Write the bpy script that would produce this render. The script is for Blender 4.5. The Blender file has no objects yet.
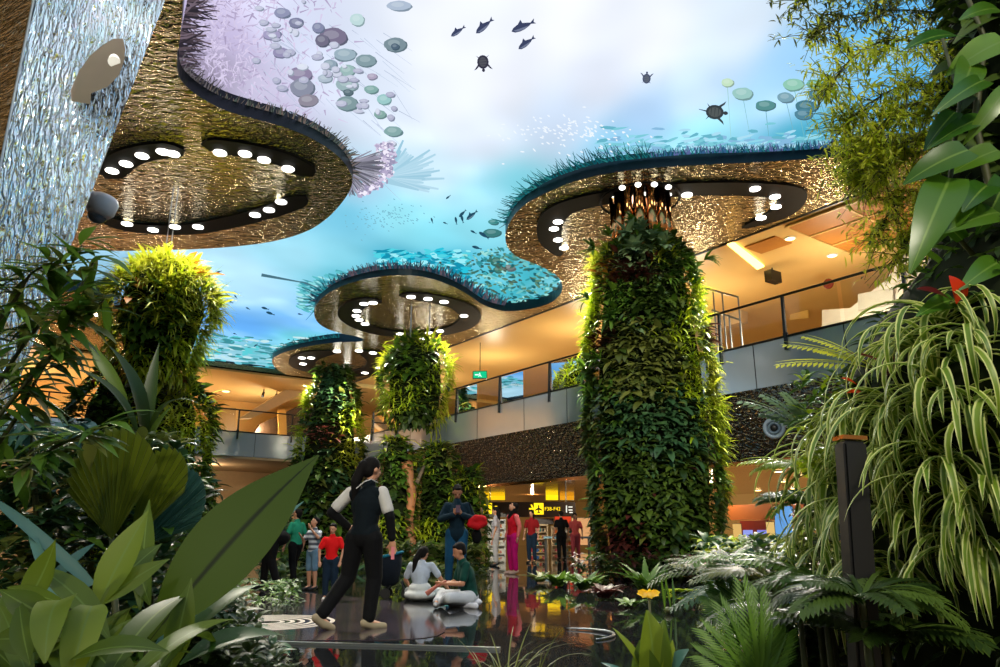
import bpy, bmesh, math, random
import numpy as np
from mathutils import Vector, Matrix, noise
random.seed(7); rng = np.random.default_rng(7)
SC = bpy.context.scene; COL = SC.collection; PI = math.pi
# ---------------------------------------------------------------- camera, world, exposure
FPX = 729.0; TH = math.radians(15.3); CH = 0.88
cam = bpy.data.objects.new('camera', bpy.data.cameras.new('camera')); COL.objects.link(cam)
cam.location = (0, 0, CH); cam.rotation_euler = (math.pi/2 + TH, 0, 0)
cam.data.sensor_width = 36.0; cam.data.lens = FPX/1000*36.0; cam.data.clip_start = 0.05; cam.data.clip_end = 300
SC.camera = cam
SC.view_settings.view_transform = 'Standard'; SC.view_settings.look = 'None'
SC.view_settings.gamma = 1.0; SC.view_settings.use_curve_mapping = False
SC.view_settings.exposure = 0.0
wd = bpy.data.worlds.new('world'); SC.world = wd; wd.use_nodes = True
wd.node_tree.nodes['Background'].inputs[0].default_value = (0.55, 0.42, 0.26, 1)
wd.node_tree.nodes['Background'].inputs[1].default_value = 0.7
SC.cycles.max_bounces = 7; SC.cycles.diffuse_bounces = 3; SC.cycles.glossy_bounces = 4
SC.cycles.transmission_bounces = 5; SC.cycles.transparent_max_bounces = 10
SC.cycles.sample_clamp_indirect = 4.0; SC.cycles.caustics_reflective = False; SC.cycles.caustics_refractive = False

CT, ST = math.cos(TH), math.sin(TH)
def ray(x, y):                                     # direction with forward component 1
    u = (x-500)/FPX; v = -(y-333.5)/FPX
    Y = CT - v*ST; Z = ST + v*CT
    return u/Y, Z/Y
def on_z(x, y, z):
    a, b = ray(x, y); d = (z-CH)/b
    return Vector((a*d, d, z))
def at(x, y, Y):
    a, b = ray(x, y)
    return Vector((a*Y, Y, CH + b*Y))
HC, HL = 8.8, 9.2                                   # underside of the ceiling plates, plane of the screen
WA = Vector((2.71, 24.0)); WE = Vector((-.588, .809)); WN = Vector((.809, .588))
def W(t, k, z):
    p = WA + WE*t + WN*k
    return Vector((p.x, p.y, z))
TCOR = 18.65
FA = WA + WE*TCOR
def Fw(s, k, z):                                    # far wall: s to the left from the corner, k outward
    p = FA - WN*s + WE*k
    return Vector((p.x, p.y, z))
def wall_hit(x, y, k=0.0):
    a, b = ray(x, y); p = WA + WN*k
    # a*d = p.x + WE.x*t ; d = p.y + WE.y*t
    t = (a*p.y - p.x)/(WE.x - a*WE.y); d = p.y + WE.y*t
    return t, CH + b*d
def far_hit(x, y, k=0.0):
    a, b = ray(x, y); p = FA + WE*k
    s = (p.x - a*p.y)/(WN.x - a*WN.y); d = p.y - WN.y*s
    return s, CH + b*d
def lin(c):
    return tuple(((v/255)/12.92 if v/255 <= .04045 else ((v/255+.055)/1.055)**2.4) for v in c)

# ---------------------------------------------------------------- materials
def newmat(name):
    m = bpy.data.materials.new(name); m.use_nodes = True
    nt = m.node_tree; return m, nt, nt.nodes['Principled BSDF']
def nd(nt, t, **kw):
    n = nt.nodes.new(t)
    for k, v in kw.items(): setattr(n, k, v)
    return n
def mat(name, rgb, rough=.5, metal=0., rgb2=None, scale=5., bump=0., bscale=None, stretch=(1, 1, 1), spec=.5, alpha=1., coat=0.):
    m, nt, b = newmat(name)
    b.inputs['Roughness'].default_value = rough; b.inputs['Metallic'].default_value = metal
    b.inputs['Specular IOR Level'].default_value = spec; b.inputs['Alpha'].default_value = alpha
    b.inputs['Coat Weight'].default_value = coat
    c1 = lin(rgb); c2 = lin(rgb2) if rgb2 else tuple(v*.82 for v in c1)
    tc = nd(nt, 'ShaderNodeTexCoord'); mp = nd(nt, 'ShaderNodeMapping'); mp.inputs['Scale'].default_value = stretch
    nt.links.new(tc.outputs['Object'], mp.inputs[0])
    n = nd(nt, 'ShaderNodeTexNoise'); n.inputs['Scale'].default_value = scale; n.inputs['Detail'].default_value = 4
    nt.links.new(mp.outputs[0], n.inputs['Vector'])
    mx = nd(nt, 'ShaderNodeMix', data_type='RGBA'); mx.inputs[6].default_value = (*c1, 1); mx.inputs[7].default_value = (*c2, 1)
    nt.links.new(n.outputs[0], mx.inputs[0]); nt.links.new(mx.outputs[2], b.inputs['Base Color'])
    if bump:
        n2 = nd(nt, 'ShaderNodeTexNoise'); n2.inputs['Scale'].default_value = bscale or scale; n2.inputs['Detail'].default_value = 2
        nt.links.new(mp.outputs[0], n2.inputs['Vector'])
        bp = nd(nt, 'ShaderNodeBump'); bp.inputs['Strength'].default_value = 1; bp.inputs['Distance'].default_value = bump
        nt.links.new(n2.outputs[0], bp.inputs['Height']); nt.links.new(bp.outputs[0], b.inputs['Normal'])
    return m
def emis(name, rgb, s):
    m = bpy.data.materials.new(name); m.use_nodes = True; nt = m.node_tree; nt.nodes.clear()
    e = nd(nt, 'ShaderNodeEmission'); e.inputs[0].default_value = (*lin(rgb), 1); e.inputs[1].default_value = s
    o = nd(nt, 'ShaderNodeOutputMaterial'); nt.links.new(e.outputs[0], o.inputs[0]); return m
def hammered(name, rgb, scale, bump, rough=.12, stretch=(1, 1, 1), rot=(0, 0, 0), metal=1., rgb2=None, detail=2.5):
    m, nt, b = newmat(name)
    b.inputs['Roughness'].default_value = rough; b.inputs['Metallic'].default_value = metal
    tc = nd(nt, 'ShaderNodeTexCoord'); mp = nd(nt, 'ShaderNodeMapping')
    mp.inputs['Scale'].default_value = stretch; mp.inputs['Rotation'].default_value = rot
    nt.links.new(tc.outputs['Object'], mp.inputs[0])
    n = nd(nt, 'ShaderNodeTexNoise'); n.inputs['Scale'].default_value = scale; n.inputs['Detail'].default_value = detail
    n.inputs['Distortion'].default_value = .8
    nt.links.new(mp.outputs[0], n.inputs['Vector'])
    bp = nd(nt, 'ShaderNodeBump'); bp.inputs['Strength'].default_value = 1; bp.inputs['Distance'].default_value = bump
    nt.links.new(n.outputs[0], bp.inputs['Height']); nt.links.new(bp.outputs[0], b.inputs['Normal'])
    n3 = nd(nt, 'ShaderNodeTexNoise'); n3.inputs['Scale'].default_value = .5
    nt.links.new(tc.outputs['Object'], n3.inputs['Vector'])
    mx = nd(nt, 'ShaderNodeMix', data_type='RGBA'); mx.inputs[6].default_value = (*lin(rgb), 1)
    mx.inputs[7].default_value = (*lin(rgb2 or rgb), 1)
    nt.links.new(n3.outputs[0], mx.inputs[0]); nt.links.new(mx.outputs[2], b.inputs['Base Color'])
    return m
def glassmat(name, tint, refl=.35, rough=.02):
    m = bpy.data.materials.new(name); m.use_nodes = True; nt = m.node_tree; nt.nodes.clear()
    t = nd(nt, 'ShaderNodeBsdfTransparent'); t.inputs[0].default_value = (*lin(tint), 1)
    g = nd(nt, 'ShaderNodeBsdfGlossy'); g.inputs['Roughness'].default_value = rough
    lw = nd(nt, 'ShaderNodeLayerWeight'); lw.inputs[0].default_value = refl
    mx = nd(nt, 'ShaderNodeMixShader'); o = nd(nt, 'ShaderNodeOutputMaterial')
    nt.links.new(lw.outputs['Fresnel'], mx.inputs[0]); nt.links.new(t.outputs[0], mx.inputs[1]); nt.links.new(g.outputs[0], mx.inputs[2])
    nt.links.new(mx.outputs[0], o.inputs[0]); return m

# ---------------------------------------------------------------- object helpers
def tag(o, label=None, cat=None, group=None, kind=None):
    if label: o['label'] = label
    if cat: o['category'] = cat
    if group: o['group'] = group
    if kind: o['kind'] = kind
    return o
def thing(name, label, cat, loc=(0, 0, 0), group=None):
    o = bpy.data.objects.new(name, None); COL.objects.link(o); o.location = loc; o.empty_display_size = .1
    return tag(o, label, cat, group)
def link(name, me, m, parent=None, smooth=False):
    o = bpy.data.objects.new(name, me); COL.objects.link(o)
    for mm in (m if isinstance(m, (list, tuple)) else [m]): me.materials.append(mm)
    if smooth:
        me.polygons.foreach_set('use_smooth', [True]*len(me.polygons))
    if parent is not None:
        o.parent = parent
        r = parent; off = Vector()
        while r is not None: off += r.location; r = r.parent
        o.matrix_parent_inverse = Matrix.Translation(-off)
    return o
class MB:
    """collects shapes in world coordinates, links them as one mesh"""
    def __init__(s): s.b = bmesh.new(); s.mi = 0
    def _f(s, vs):
        try: f = s.b.faces.new(vs); f.material_index = s.mi; return f
        except ValueError: return None
    def poly(s, pts): return s._f([s.b.verts.new(p) for p in pts])
    def hexa(s, P):                                 # 8 points: bottom 4, top 4
        v = [s.b.verts.new(p) for p in P]
        for q in ((3, 2, 1, 0), (4, 5, 6, 7), (0, 1, 5, 4), (1, 2, 6, 5), (2, 3, 7, 6), (3, 0, 4, 7)): s._f([v[i] for i in q])
        return s
    def box(s, c, sz, rz=0., M=None):
        c = Vector(c); R = M or Matrix.Rotation(rz, 3, 'Z'); a, b_, d = sz[0]/2, sz[1]/2, sz[2]/2
        P = [c + R @ Vector(q) for q in ((-a, -b_, -d), (a, -b_, -d), (a, b_, -d), (-a, b_, -d), (-a, -b_, d), (a, -b_, d), (a, b_, d), (-a, b_, d))]
        return s.hexa(P)
    def bar(s, p, q, r, r2=None, n=8, caps=True):
        p, q = Vector(p), Vector(q); r2 = r if r2 is None else r2; d = (q-p).normalized()
        u = d.orthogonal().normalized(); w = d.cross(u)
        A = [s.b.verts.new(p + (u*math.cos(2*PI*i/n)+w*math.sin(2*PI*i/n))*r) for i in range(n)]
        B = [s.b.verts.new(q + (u*math.cos(2*PI*i/n)+w*math.sin(2*PI*i/n))*r2) for i in range(n)]
        for i in range(n): s._f([A[i], A[(i+1) % n], B[(i+1) % n], B[i]])
        if caps: s._f(A[::-1]); s._f(B)
        return s
    def tube(s, pts, rad, n=8):
        pts = [Vector(p) for p in pts]; rings = []
        if not isinstance(rad, (list, tuple)): rad = [rad]*len(pts)
        u = None
        for i, p in enumerate(pts):
            d = (pts[min(i+1, len(pts)-1)]-pts[max(i-1, 0)]).normalized()
            u = d.orthogonal().normalized() if u is None else (u - d*u.dot(d)).normalized()
            w = d.cross(u)
            rings.append([s.b.verts.new(p + (u*math.cos(2*PI*j/n)+w*math.sin(2*PI*j/n))*rad[i]) for j in range(n)])
        for A, B in zip(rings, rings[1:]):
            for j in range(n): s._f([A[j], A[(j+1) % n], B[(j+1) % n], B[j]])
        s._f(rings[0][::-1]); s._f(rings[-1]); return s
    def lathe(s, prof, c, n=32, M=None):
        c = Vector(c); M = M or Matrix.Identity(3); rings = []
        for r, z in prof:
            rings.append([s.b.verts.new(c + M @ Vector((max(r, 1e-4)*math.cos(2*PI*j/n), max(r, 1e-4)*math.sin(2*PI*j/n), z))) for j in range(n)])
        for A, B in zip(rings, rings[1:]):
            for j in range(n): s._f([A[j], A[(j+1) % n], B[(j+1) % n], B[j]])
        s._f(rings[0][::-1]); s._f(rings[-1]); return s
    def ell(s, c, r, M=None, n=16, m=10):
        return s.lathe([(math.sin(PI*i/m)*1.0, -math.cos(PI*i/m)) for i in range(m+1)], c, n, (M or Matrix.Identity(3)) @ Matrix.Diagonal(Vector(r)))
    def prism(s, pts, z0, z1, mi_side=0, mi_flat=0):
        n = len(pts); A = [s.b.verts.new((p[0], p[1], z0)) for p in pts]; B = [s.b.verts.new((p[0], p[1], z1)) for p in pts]
        s.mi = mi_flat; f1 = s._f(A); f2 = s._f(B)
        s.mi = mi_side
        for i in range(n): s._f([A[i], A[(i+1) % n], B[(i+1) % n], B[i]])
        s.mi = 0
        return s
    def build(s, name, m, parent=None, smooth=False, tri=False):
        if tri: bmesh.ops.triangulate(s.b, faces=[f for f in s.b.faces if len(f.verts) > 4])
        bmesh.ops.recalc_face_normals(s.b, faces=s.b.faces[:])
        me = bpy.data.meshes.new(name); s.b.to_mesh(me); s.b.free()
        return link(name, me, m, parent, smooth)
def spline(pts, n=6, closed=False):
    pts = [Vector(p) for p in pts]; out = []; N = len(pts)
    rngi = range(N if closed else N-1)
    for i in rngi:
        p0 = pts[(i-1) % N] if closed or i > 0 else pts[i]*2-pts[i+1]
        p1 = pts[i]; p2 = pts[(i+1) % N]
        p3 = pts[(i+2) % N] if closed or i+2 < N else p2*2-p1
        for j in range(n):
            t = j/n
            out.append(.5*((2*p1)+(-p0+p2)*t+(2*p0-5*p1+4*p2-p3)*t*t+(-p0+3*p1-3*p2+p3)*t**3))
    if not closed: out.append(pts[-1])
    return out
def offset_strip(pts, w):                            # closed outline of a band around a 2D path, tapered ends
    n = len(pts); L = []; R = []
    for i, p in enumerate(pts):
        d = (pts[min(i+1, n-1)]-pts[max(i-1, 0)]).normalized(); q = Vector((-d.y, d.x))
        t = i/(n-1); k = w*min(1, 1.2*math.sqrt(max(0, min(t, 1-t)*6)))*.5+.01
        L.append(p.to_2d()+q*k); R.append(p.to_2d()-q*k)
    return L + R[::-1]

M = {}
M['floor'] = None
M['bronze'] = hammered('hammered bronze ceiling metal', (196, 184, 150), 4.2, .1, .14, (1, 2.2, 1), (0, 0, .5), .9, (160, 150, 112))
M['finmetal'] = hammered('hammered mirror steel', (214, 222, 228), 8, .09, .05, (2.8, 1, .7), (0, .62, 0))
M['finbrown'] = hammered('hammered mirror bronze', (225, 200, 165), 7, .05, .1, (.5, .5, 3), (0, .1, 0))
M['slope'] = hammered('hammered dark mirror cladding', (225, 225, 214), 8, .2, .05, (1, 1, 1), (0, 0, 0), .97, (190, 190, 170), 0.)
M['fascia'] = mat('dark blue fascia', (10, 34, 44), .35, .3)
M['track'] = mat('black light track', (5, 5, 6), .6, spec=.15)
M['lamp'] = emis('lit spotlight lens', (255, 250, 240), 9)
M['warmlamp'] = emis('warm downlight', (255, 214, 140), 9)
M['steel'] = mat('brushed steel', (150, 155, 158), .3, .9)
M['darksteel'] = mat('dark steel post', (52, 54, 56), .35, .8)
M['frost'] = mat('smoked grey reflective band', (206, 210, 216), .16, .45, (168, 178, 184), .5)
M['amberceil'] = mat('amber ceiling board', (232, 200, 136), .38, .0, (224, 188, 116), .4)
M['amberwall'] = mat('amber wall', (232, 190, 120), .5, 0, (218, 168, 88), .3)
M['beige'] = mat('warm beige wall', (222, 192, 150), .6)
M['whitewall'] = mat('off white wall', (225, 222, 214), .5)
M['grid'] = mat('brown ceiling grille', (190, 128, 48), .5, 0, (170, 110, 38), 3)
M['copper'] = mat('polished copper ceiling', (232, 164, 96), .1, .75, (196, 120, 60), .8, .01, 1.5)
M['coppertube'] = mat('polished copper tube', (205, 150, 96), .12, 1., (170, 120, 76), 2)
M['glass'] = glassmat('clear balustrade glass', (236, 240, 238), .25)
M['black'] = mat('black plastic', (14, 14, 15), .4)
M['white'] = mat('white plastic', (228, 230, 232), .35)
M['grey'] = mat('warm grey shell', (84, 75, 64), .3, .4)
# ---------------------------------------------------------------- floor
def floor_mat():
    m, nt, b = newmat('polished black floor')
    tc = nd(nt, 'ShaderNodeTexCoord'); n = nd(nt, 'ShaderNodeTexNoise'); n.inputs['Scale'].default_value = .8
    nt.links.new(tc.outputs['Object'], n.inputs['Vector'])
    cr = nd(nt, 'ShaderNodeValToRGB'); cr.color_ramp.elements[0].color = (.006, .007, .008, 1); cr.color_ramp.elements[1].color = (.02, .021, .022, 1)
    nt.links.new(n.outputs[0], cr.inputs[0]); nt.links.new(cr.outputs[0], b.inputs['Base Color'])
    b.inputs['Roughness'].default_value = .035; b.inputs['Specular IOR Level'].default_value = 1.0; b.inputs['IOR'].default_value = 1.7
    w = nd(nt, 'ShaderNodeTexNoise'); w.inputs['Scale'].default_value = 2.6; w.inputs['Detail'].default_value = 3
    mp = nd(nt, 'ShaderNodeMapping'); mp.inputs['Scale'].default_value = (1, .35, 1)
    nt.links.new(tc.outputs['Object'], mp.inputs[0]); nt.links.new(mp.outputs[0], w.inputs['Vector'])
    bp = nd(nt, 'ShaderNodeBump'); bp.inputs['Distance'].default_value = .003
    nt.links.new(w.outputs[0], bp.inputs['Height']); nt.links.new(bp.outputs[0], b.inputs['Normal'])
    return m
b = MB(); b.hexa([Vector(p) for p in ((-45, -25, -.3), (45, -25, -.3), (45, 60, -.3), (-45, 60, -.3), (-45, -25, 0), (45, -25, 0), (45, 60, 0), (-45, 60, 0))])
tag(b.build('floor', floor_mat()), kind='structure')

# ---------------------------------------------------------------- ceiling plates
Lpx = [(186, -60), (184, -20), (181, 30), (177, 60), (181, 80), (200, 97), (225, 110), (255, 119), (290, 129), (320, 143), (342, 160), (352, 177), (350, 190), (340, 205), (325, 220), (305, 232), (275, 241), (240, 246), (200, 249), (165, 250), (120, 251), (90, 250), (60, 256)]
pl = spline([on_z(x, y, HC) for x, y in Lpx], 5)
pl += [Vector((-18, 16.5, HC)), Vector((-30, 16, HC)), Vector((-30, 4, HC)), Vector((-7, 2, HC))]
def plate(name, pts):
    bb = MB(); bb.prism([(p.x, p.y) for p in pts], HC, HL+.12, 1, 0)
    o = bb.build(name, [M['bronze'], M['fascia']], tri=True)
    return tag(o, kind='structure')
plate('ceiling', pl)
Rpx = [(1010, 143), (940, 147), (880, 152), (820, 158), (760, 162), (700, 165), (640, 169), (590, 177), (550, 191), (522, 207), (508, 226), (506, 243), (516, 256), (540, 266), (558, 277), (562, 290), (552, 302), (530, 309), (505, 311), (484, 305), (462, 291), (436, 280), (405, 275), (370, 278), (335, 289), (316, 305), (316, 320), (330, 330), (358, 337),
       (362, 341), (330, 343), (300, 348), (280, 354), (272, 361), (278, 370), (292, 377), (306, 383), (296, 388), (250, 381), (215, 376), (180, 372), (150, 369), (128, 362), (124, 345), (126, 325), (112, 303), (90, 294), (60, 292), (30, 300), (0, 318)]
pr = spline([on_z(x, y, HC) for x, y in Rpx], 5)
pr = [W(-26, -6, HC)] + pr + [Vector((-38, 22, HC)), Fw(34, .4, HC), Fw(0, .4, HC), W(TCOR, .25, HC), W(-26, .25, HC)]
plate('ceiling', pr)

# ---------------------------------------------------------------- the screen overhead (its moving picture is what it displays)
CP = [((450, 40), (238, 242, 250)), ((560, 30), (240, 243, 250)), ((650, 40), (238, 242, 250)), ((740, 30), (222, 236, 250)), ((800, 50), (160, 208, 246)), ((860, 30), (112, 190, 240)), ((900, 100), (90, 180, 235)),
      ((780, 100), (170, 215, 245)), ((560, 120), (205, 222, 245)), ((640, 120), (175, 208, 245)), ((700, 95), (190, 215, 245)), ((480, 130), (222, 232, 248)), ((500, 80), (236, 240, 250)), ((420, 170), (205, 232, 246)),
      ((300, 255), (165, 225, 245)), ((240, 290), (175, 222, 250)), ((250, 325), (100, 172, 245)), ((290, 320), (120, 185, 245)), ((205, 355), (180, 225, 245)), ((230, 270), (185, 230, 250)), ((430, 235), (135, 222, 240)), ((400, 215), (150, 228, 242)), ((480, 230), (140, 220, 236)),
      ((500, 275), (70, 185, 205)), ((540, 285), (60, 170, 185)), ((230, 30), (178, 166, 204)), ((215, 70), (150, 140, 165)), ((260, 90), (205, 200, 228)), ((290, 40), (205, 212, 235)), ((350, 70), (212, 222, 240)), ((390, 110), (215, 226, 242)),
      ((880, 5), (95, 185, 240)), ((700, 132), (130, 215, 230)), ((790, 138), (70, 175, 205)), ((620, 145), (130, 205, 235)), ((340, 262), (140, 215, 235)), ((520, 185), (120, 205, 222)), ((490, 200), (160, 222, 240)), ((105, 270), (140, 190, 215)),
      ((400, 263), (40, 165, 195)), ((455, 262), (45, 175, 205)), ((345, 275), (80, 190, 210)), ((300, 338), (110, 205, 215)), ((260, 355), (130, 200, 215)), ((350, 215), (120, 205, 235)), ((360, 190), (165, 210, 235)), ((450, 100), (238, 243, 250)), ((600, 80), (228, 235, 250))]
cpx = np.array([on_z(x, y, HL)[:2] for (x, y), c in CP]); cpc = np.array([lin(c) for p, c in CP])
def ledcol(X, Y):
    P = np.stack([X, Y], -1); out = np.zeros((len(P), 3)); wsum = np.zeros(len(P))
    for q, c in zip(cpx, cpc):
        s = .06*q[1]                                 # picture features grow with distance here
        d2 = ((P[:, 0]-q[0])/1.0)**2 + ((P[:, 1]-q[1])/1.5)**2
        w = 1/(d2+s*s*.25+.15)**2
        out += w[:, None]*c; wsum += w
    return out/wsum[:, None]
class Pic:
    def __init__(s): s.V = []; s.F = []; s.C = []; s.n = 0
    def poly(s, pts, c, c2=None, dz=0.):
        k = len(pts); s.V += [tuple(p) for p in pts]; s.F.append(tuple(range(s.n, s.n+k))); s.n += k
        s.C += [c]*k if c2 is None else [c if i % 2 == 0 else c2 for i in range(k)]
pic = Pic(); LAY = [0]
def lz():
    LAY[0] += 1; return HL - .02 - .00003*LAY[0]
xs = np.arange(-26, 24.01, .16); ys = np.arange(3.5, 42.5, .16)
GX, GY = np.meshgrid(xs, ys); gx, gy = GX.ravel(), GY.ravel(); gc = ledcol(gx, gy)
wisp = np.array([noise.fractal(Vector((x*.35, y*.28, 1.)), 1., 2., 3) for x, y in zip(gx, gy)])
wisp2 = np.array([noise.noise(Vector((x*1.3, y*1.1, 5.))) for x, y in zip(gx, gy)])
gc = np.clip(gc*(1+.16*wisp[:, None]+.06*wisp2[:, None]) + np.clip(wisp-.25, 0, 1)[:, None]*.25, 0, 1.05)
nx_, ny_ = len(xs), len(ys)
idx = np.arange(nx_*ny_).reshape(ny_, nx_)
gf = np.stack([idx[:-1, :-1], idx[1:, :-1], idx[1:, 1:], idx[:-1, 1:]], -1).reshape(-1, 4)
pic.V = [(a, b_, HL) for a, b_ in zip(gx, gy)]; pic.F = [tuple(map(int, f)) for f in gf]; pic.C = [tuple(c) for c in gc]; pic.n = len(pic.V)
# overhead behind the viewer the same sky goes on
for (x0, x1, y0, y1, c) in ((-26, -9, -22, 3.5, (150, 205, 240)), (-9, 6, -22, 3.5, (205, 226, 245)), (6, 24, -22, 3.5, (120, 190, 240))):
    pic.poly([(x0, y0, HL), (x0, y1, HL), (x1, y1, HL), (x1, y0, HL)], lin(c))
def pxpoly(pts, c):
    z = lz(); pic.poly([on_z(x, y, HL)[:2] + (z,) if False else (*on_z(x, y, HL)[:2], z) for x, y in pts], lin(c))
def ellpx(cx, cy, rx, ry, c, rot=0., n=18, jit=0.):
    pts = []
    for i in range(n):
        a = 2*PI*i/n; r = 1+random.uniform(-jit, jit); x = rx*math.cos(a)*r; y = ry*math.sin(a)*r
        pts.append((cx+x*math.cos(rot)-y*math.sin(rot), cy+x*math.sin(rot)+y*math.cos(rot)))
    pxpoly(pts, c)
def line(x0, y0, x1, y1, w, c):
    dx, dy = x1-x0, y1-y0; l = math.hypot(dx, dy)+1e-6; nx, ny = -dy/l*w/2, dx/l*w/2
    pxpoly([(x0+nx, y0+ny), (x1+nx*.3, y1+ny*.3), (x1-nx*.3, y1-ny*.3), (x0-nx, y0-ny)], c)
def mixc(a, b_, t): return tuple(a[i]*(1-t)+b_[i]*t for i in range(3))
# pale coral / root texture near the left plate
for i in range(1100):
    t = random.random(); a = random.random()
    x = 195+150*t*random.random()+20*a; y = -30+random.random()*150
    if x < 180 or y > 60+ (x-180)*.5: continue
    l = random.uniform(3, 11); an = random.uniform(-1.6, 1.6)+.8
    line(x, y, x+l*math.cos(an), y+l*math.sin(an), random.uniform(.8, 2.4), mixc((214, 204, 232), (164, 152, 186), random.random()**1.5))
for i in range(70):
    x = random.uniform(250, 400); y = random.uniform(10, 170)
    l = random.uniform(10, 40); line(x, y, x+l*random.uniform(.5, 1), y+l*random.uniform(.4, .9), .6, mixc((190, 205, 225), (160, 170, 195), random.random()))
# pads seen from below
PADS = [(333, 34, 14, 9, (120, 112, 138)), (322, 38, 7, 6, (110, 108, 130)), (395, 42, 11, 7, (120, 140, 150)), (395, 44, 4, 3, (80, 100, 118)), (399, 3, 12, 5, (170, 185, 205)), (357, 17, 7, 6, (185, 212, 214)), (345, 52, 11, 6, (150, 172, 185)), (366, 58, 10, 6, (128, 152, 160)), (330, 62, 7, 5, (140, 160, 175)),
        (347, 68, 8, 6, (150, 180, 180)), (300, 72, 12, 7, (140, 130, 160)), (302, 85, 12, 9, (135, 140, 160)), (325, 76, 7, 4, (170, 185, 200)), (347, 82, 11, 7, (150, 175, 180)), (348, 90, 5, 3, (90, 110, 120)), (371, 87, 7, 4, (130, 168, 165)), (384, 97, 7, 5, (150, 195, 195)), (308, 98, 10, 6, (140, 135, 150)), (347, 101, 11, 7, (125, 150, 155)), (380, 112, 6, 4, (130, 165, 160)), (393, 129, 9, 5, (130, 165, 165)), (372, 74, 5, 3, (170, 160, 185)), (318, 25, 6, 5, (130, 135, 165)), (282, 10, 8, 5, (140, 145, 175)), (296, 20, 7, 5, (125, 128, 158)), (272, 32, 9, 5, (160, 155, 190)), (281, 50, 8, 5, (145, 140, 175)),
        (742, 91, 10, 6, (150, 195, 190)), (765, 103, 10, 5, (85, 140, 140)), (785, 95, 8, 5, (120, 160, 175)), (793, 82, 10, 6, (140, 195, 175)), (815, 82, 9, 5, (110, 175, 160)), (818, 92, 10, 5, (75, 125, 140)), (806, 104, 11, 6, (70, 120, 135)), (803, 112, 9, 5, (80, 130, 150)), (843, 90, 6, 3, (110, 165, 180)), (838, 108, 12, 5, (95, 155, 165)), (727, 80, 6, 4, (190, 220, 190)),
        (492, 231, 9, 4, (60, 120, 120)), (493, 220, 5, 2.5, (70, 140, 140)), (514, 229, 8, 4, (60, 125, 125)), (497, 260, 7, 4.5, (50, 110, 100)), (498, 268, 5, 3, (60, 120, 110)), (508, 266, 7, 3, (110, 120, 120)), (515, 255, 6, 3, (70, 140, 130)), (294, 291, 8, 2.7, (20, 70, 80)), (274, 329, 4, 1.4, (30, 80, 90)), (305, 319, 4.5, 2, (80, 110, 115)), (312, 313, 4, 2, (110, 130, 130)), (186, 253, 6, 2, (90, 140, 130)), (184, 262, 4, 2, (60, 110, 110))]
for i in range(46):
    x_ = random.uniform(250, 395); PADS.append((x_, 20+(x_-250)*.62+random.gauss(0, 26), random.uniform(2, 6), random.uniform(1.5, 3.5), mixc((168, 170, 196), (214, 220, 236), random.random())))
PADS = [p for p in PADS if p[1] > -5 and (p[0] > 420 or p[1] < 100+(p[0]-225)*.4)]
for cx, cy, rx, ry, c in PADS:
    if cx > 700: line(cx, cy, cx+random.uniform(2, 25), 140, .8, mixc(c, (120, 180, 190), .5))
    ellpx(cx+1, cy+1, rx*1.04, ry*1.06, mixc(c, (40, 60, 70), .35), random.uniform(-.15, .15), 16, .05)
    ellpx(cx, cy, rx, ry, c, 0, 16, .06)
    ellpx(cx-rx*.1, cy-ry*.2, rx*.55, ry*.5, mixc(c, (225, 235, 235), .22), 0, 12, .05)
# pale fan leaf to the right of the left plate
for i in range(26):
    a = -1.25+1.9*i/25; l = random.uniform(38, 60)
    line(385, 178, 385+l*math.cos(a)*1.0, 172+l*math.sin(a)*.62, 6, mixc((150, 195, 215), (185, 218, 234), random.random()))
# reef colour in the bay between the two round plates and by the middle plate
for i in range(1100):
    if random.random() < .65:
        x = random.uniform(440, 560); y = random.uniform(240, 312)
        if y < 236+ (560-x)*.16: continue
        c = random.choice([(50, 140, 150), (110, 190, 190), (60, 110, 100), (150, 215, 210), (30, 96, 104), (90, 130, 104), (60, 160, 170), (70, 90, 80)])
        ellpx(x, y, random.uniform(1, 4.2), random.uniform(.6, 1.6), c, random.uniform(-.5, .9), 7, .3)
    else:
        x = random.uniform(380, 470); y = random.uniform(248, 285)
        ellpx(x, y, random.uniform(2, 8), random.uniform(.8, 2.2), random.choice([(40, 190, 215), (20, 140, 170), (150, 230, 240), (80, 205, 220)]), random.uniform(-.3, .3), 7, .3)
for i in range(260):
    x = random.uniform(300, 345); y = random.uniform(268, 300)+ (345-x)*.25
    ellpx(x, y, random.uniform(2, 7), random.uniform(.6, 1.6), random.choice([(90, 185, 195), (130, 210, 215), (60, 150, 165), (160, 220, 225)]), .3, 7, .3)
for i in range(240):
    x = random.uniform(195, 320); y = 350+random.uniform(-18, 12)+(x-195)*.12*random.random()
    ellpx(x, y, random.uniform(2, 9), random.uniform(.5, 1.5), random.choice([(110, 190, 205), (60, 140, 150), (190, 225, 230), (90, 200, 210)]), .1, 7, .3)
for i in range(330):                               # a pale crest of reef above the far and right plates
    x = random.uniform(600, 880); y = 150-abs(random.gauss(0, 9))-(x-600)*.03
    ellpx(x, y, random.uniform(3, 10), random.uniform(.8, 2), random.choice([(140, 208, 226), (120, 196, 210), (165, 215, 236), (130, 180, 215), (100, 175, 195)]), random.uniform(-.4, .1), 7, .3)
for i in range(130):                               # shoal specks
    ellpx(random.gauss(570, 32), random.gauss(128, 9), random.uniform(1, 2.5), .8, (232, 240, 248), random.random(), 5)
    ellpx(random.gauss(385, 20), random.gauss(214, 8), random.uniform(.6, 1.3), .6, (120, 180, 200), random.random(), 5)
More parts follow.
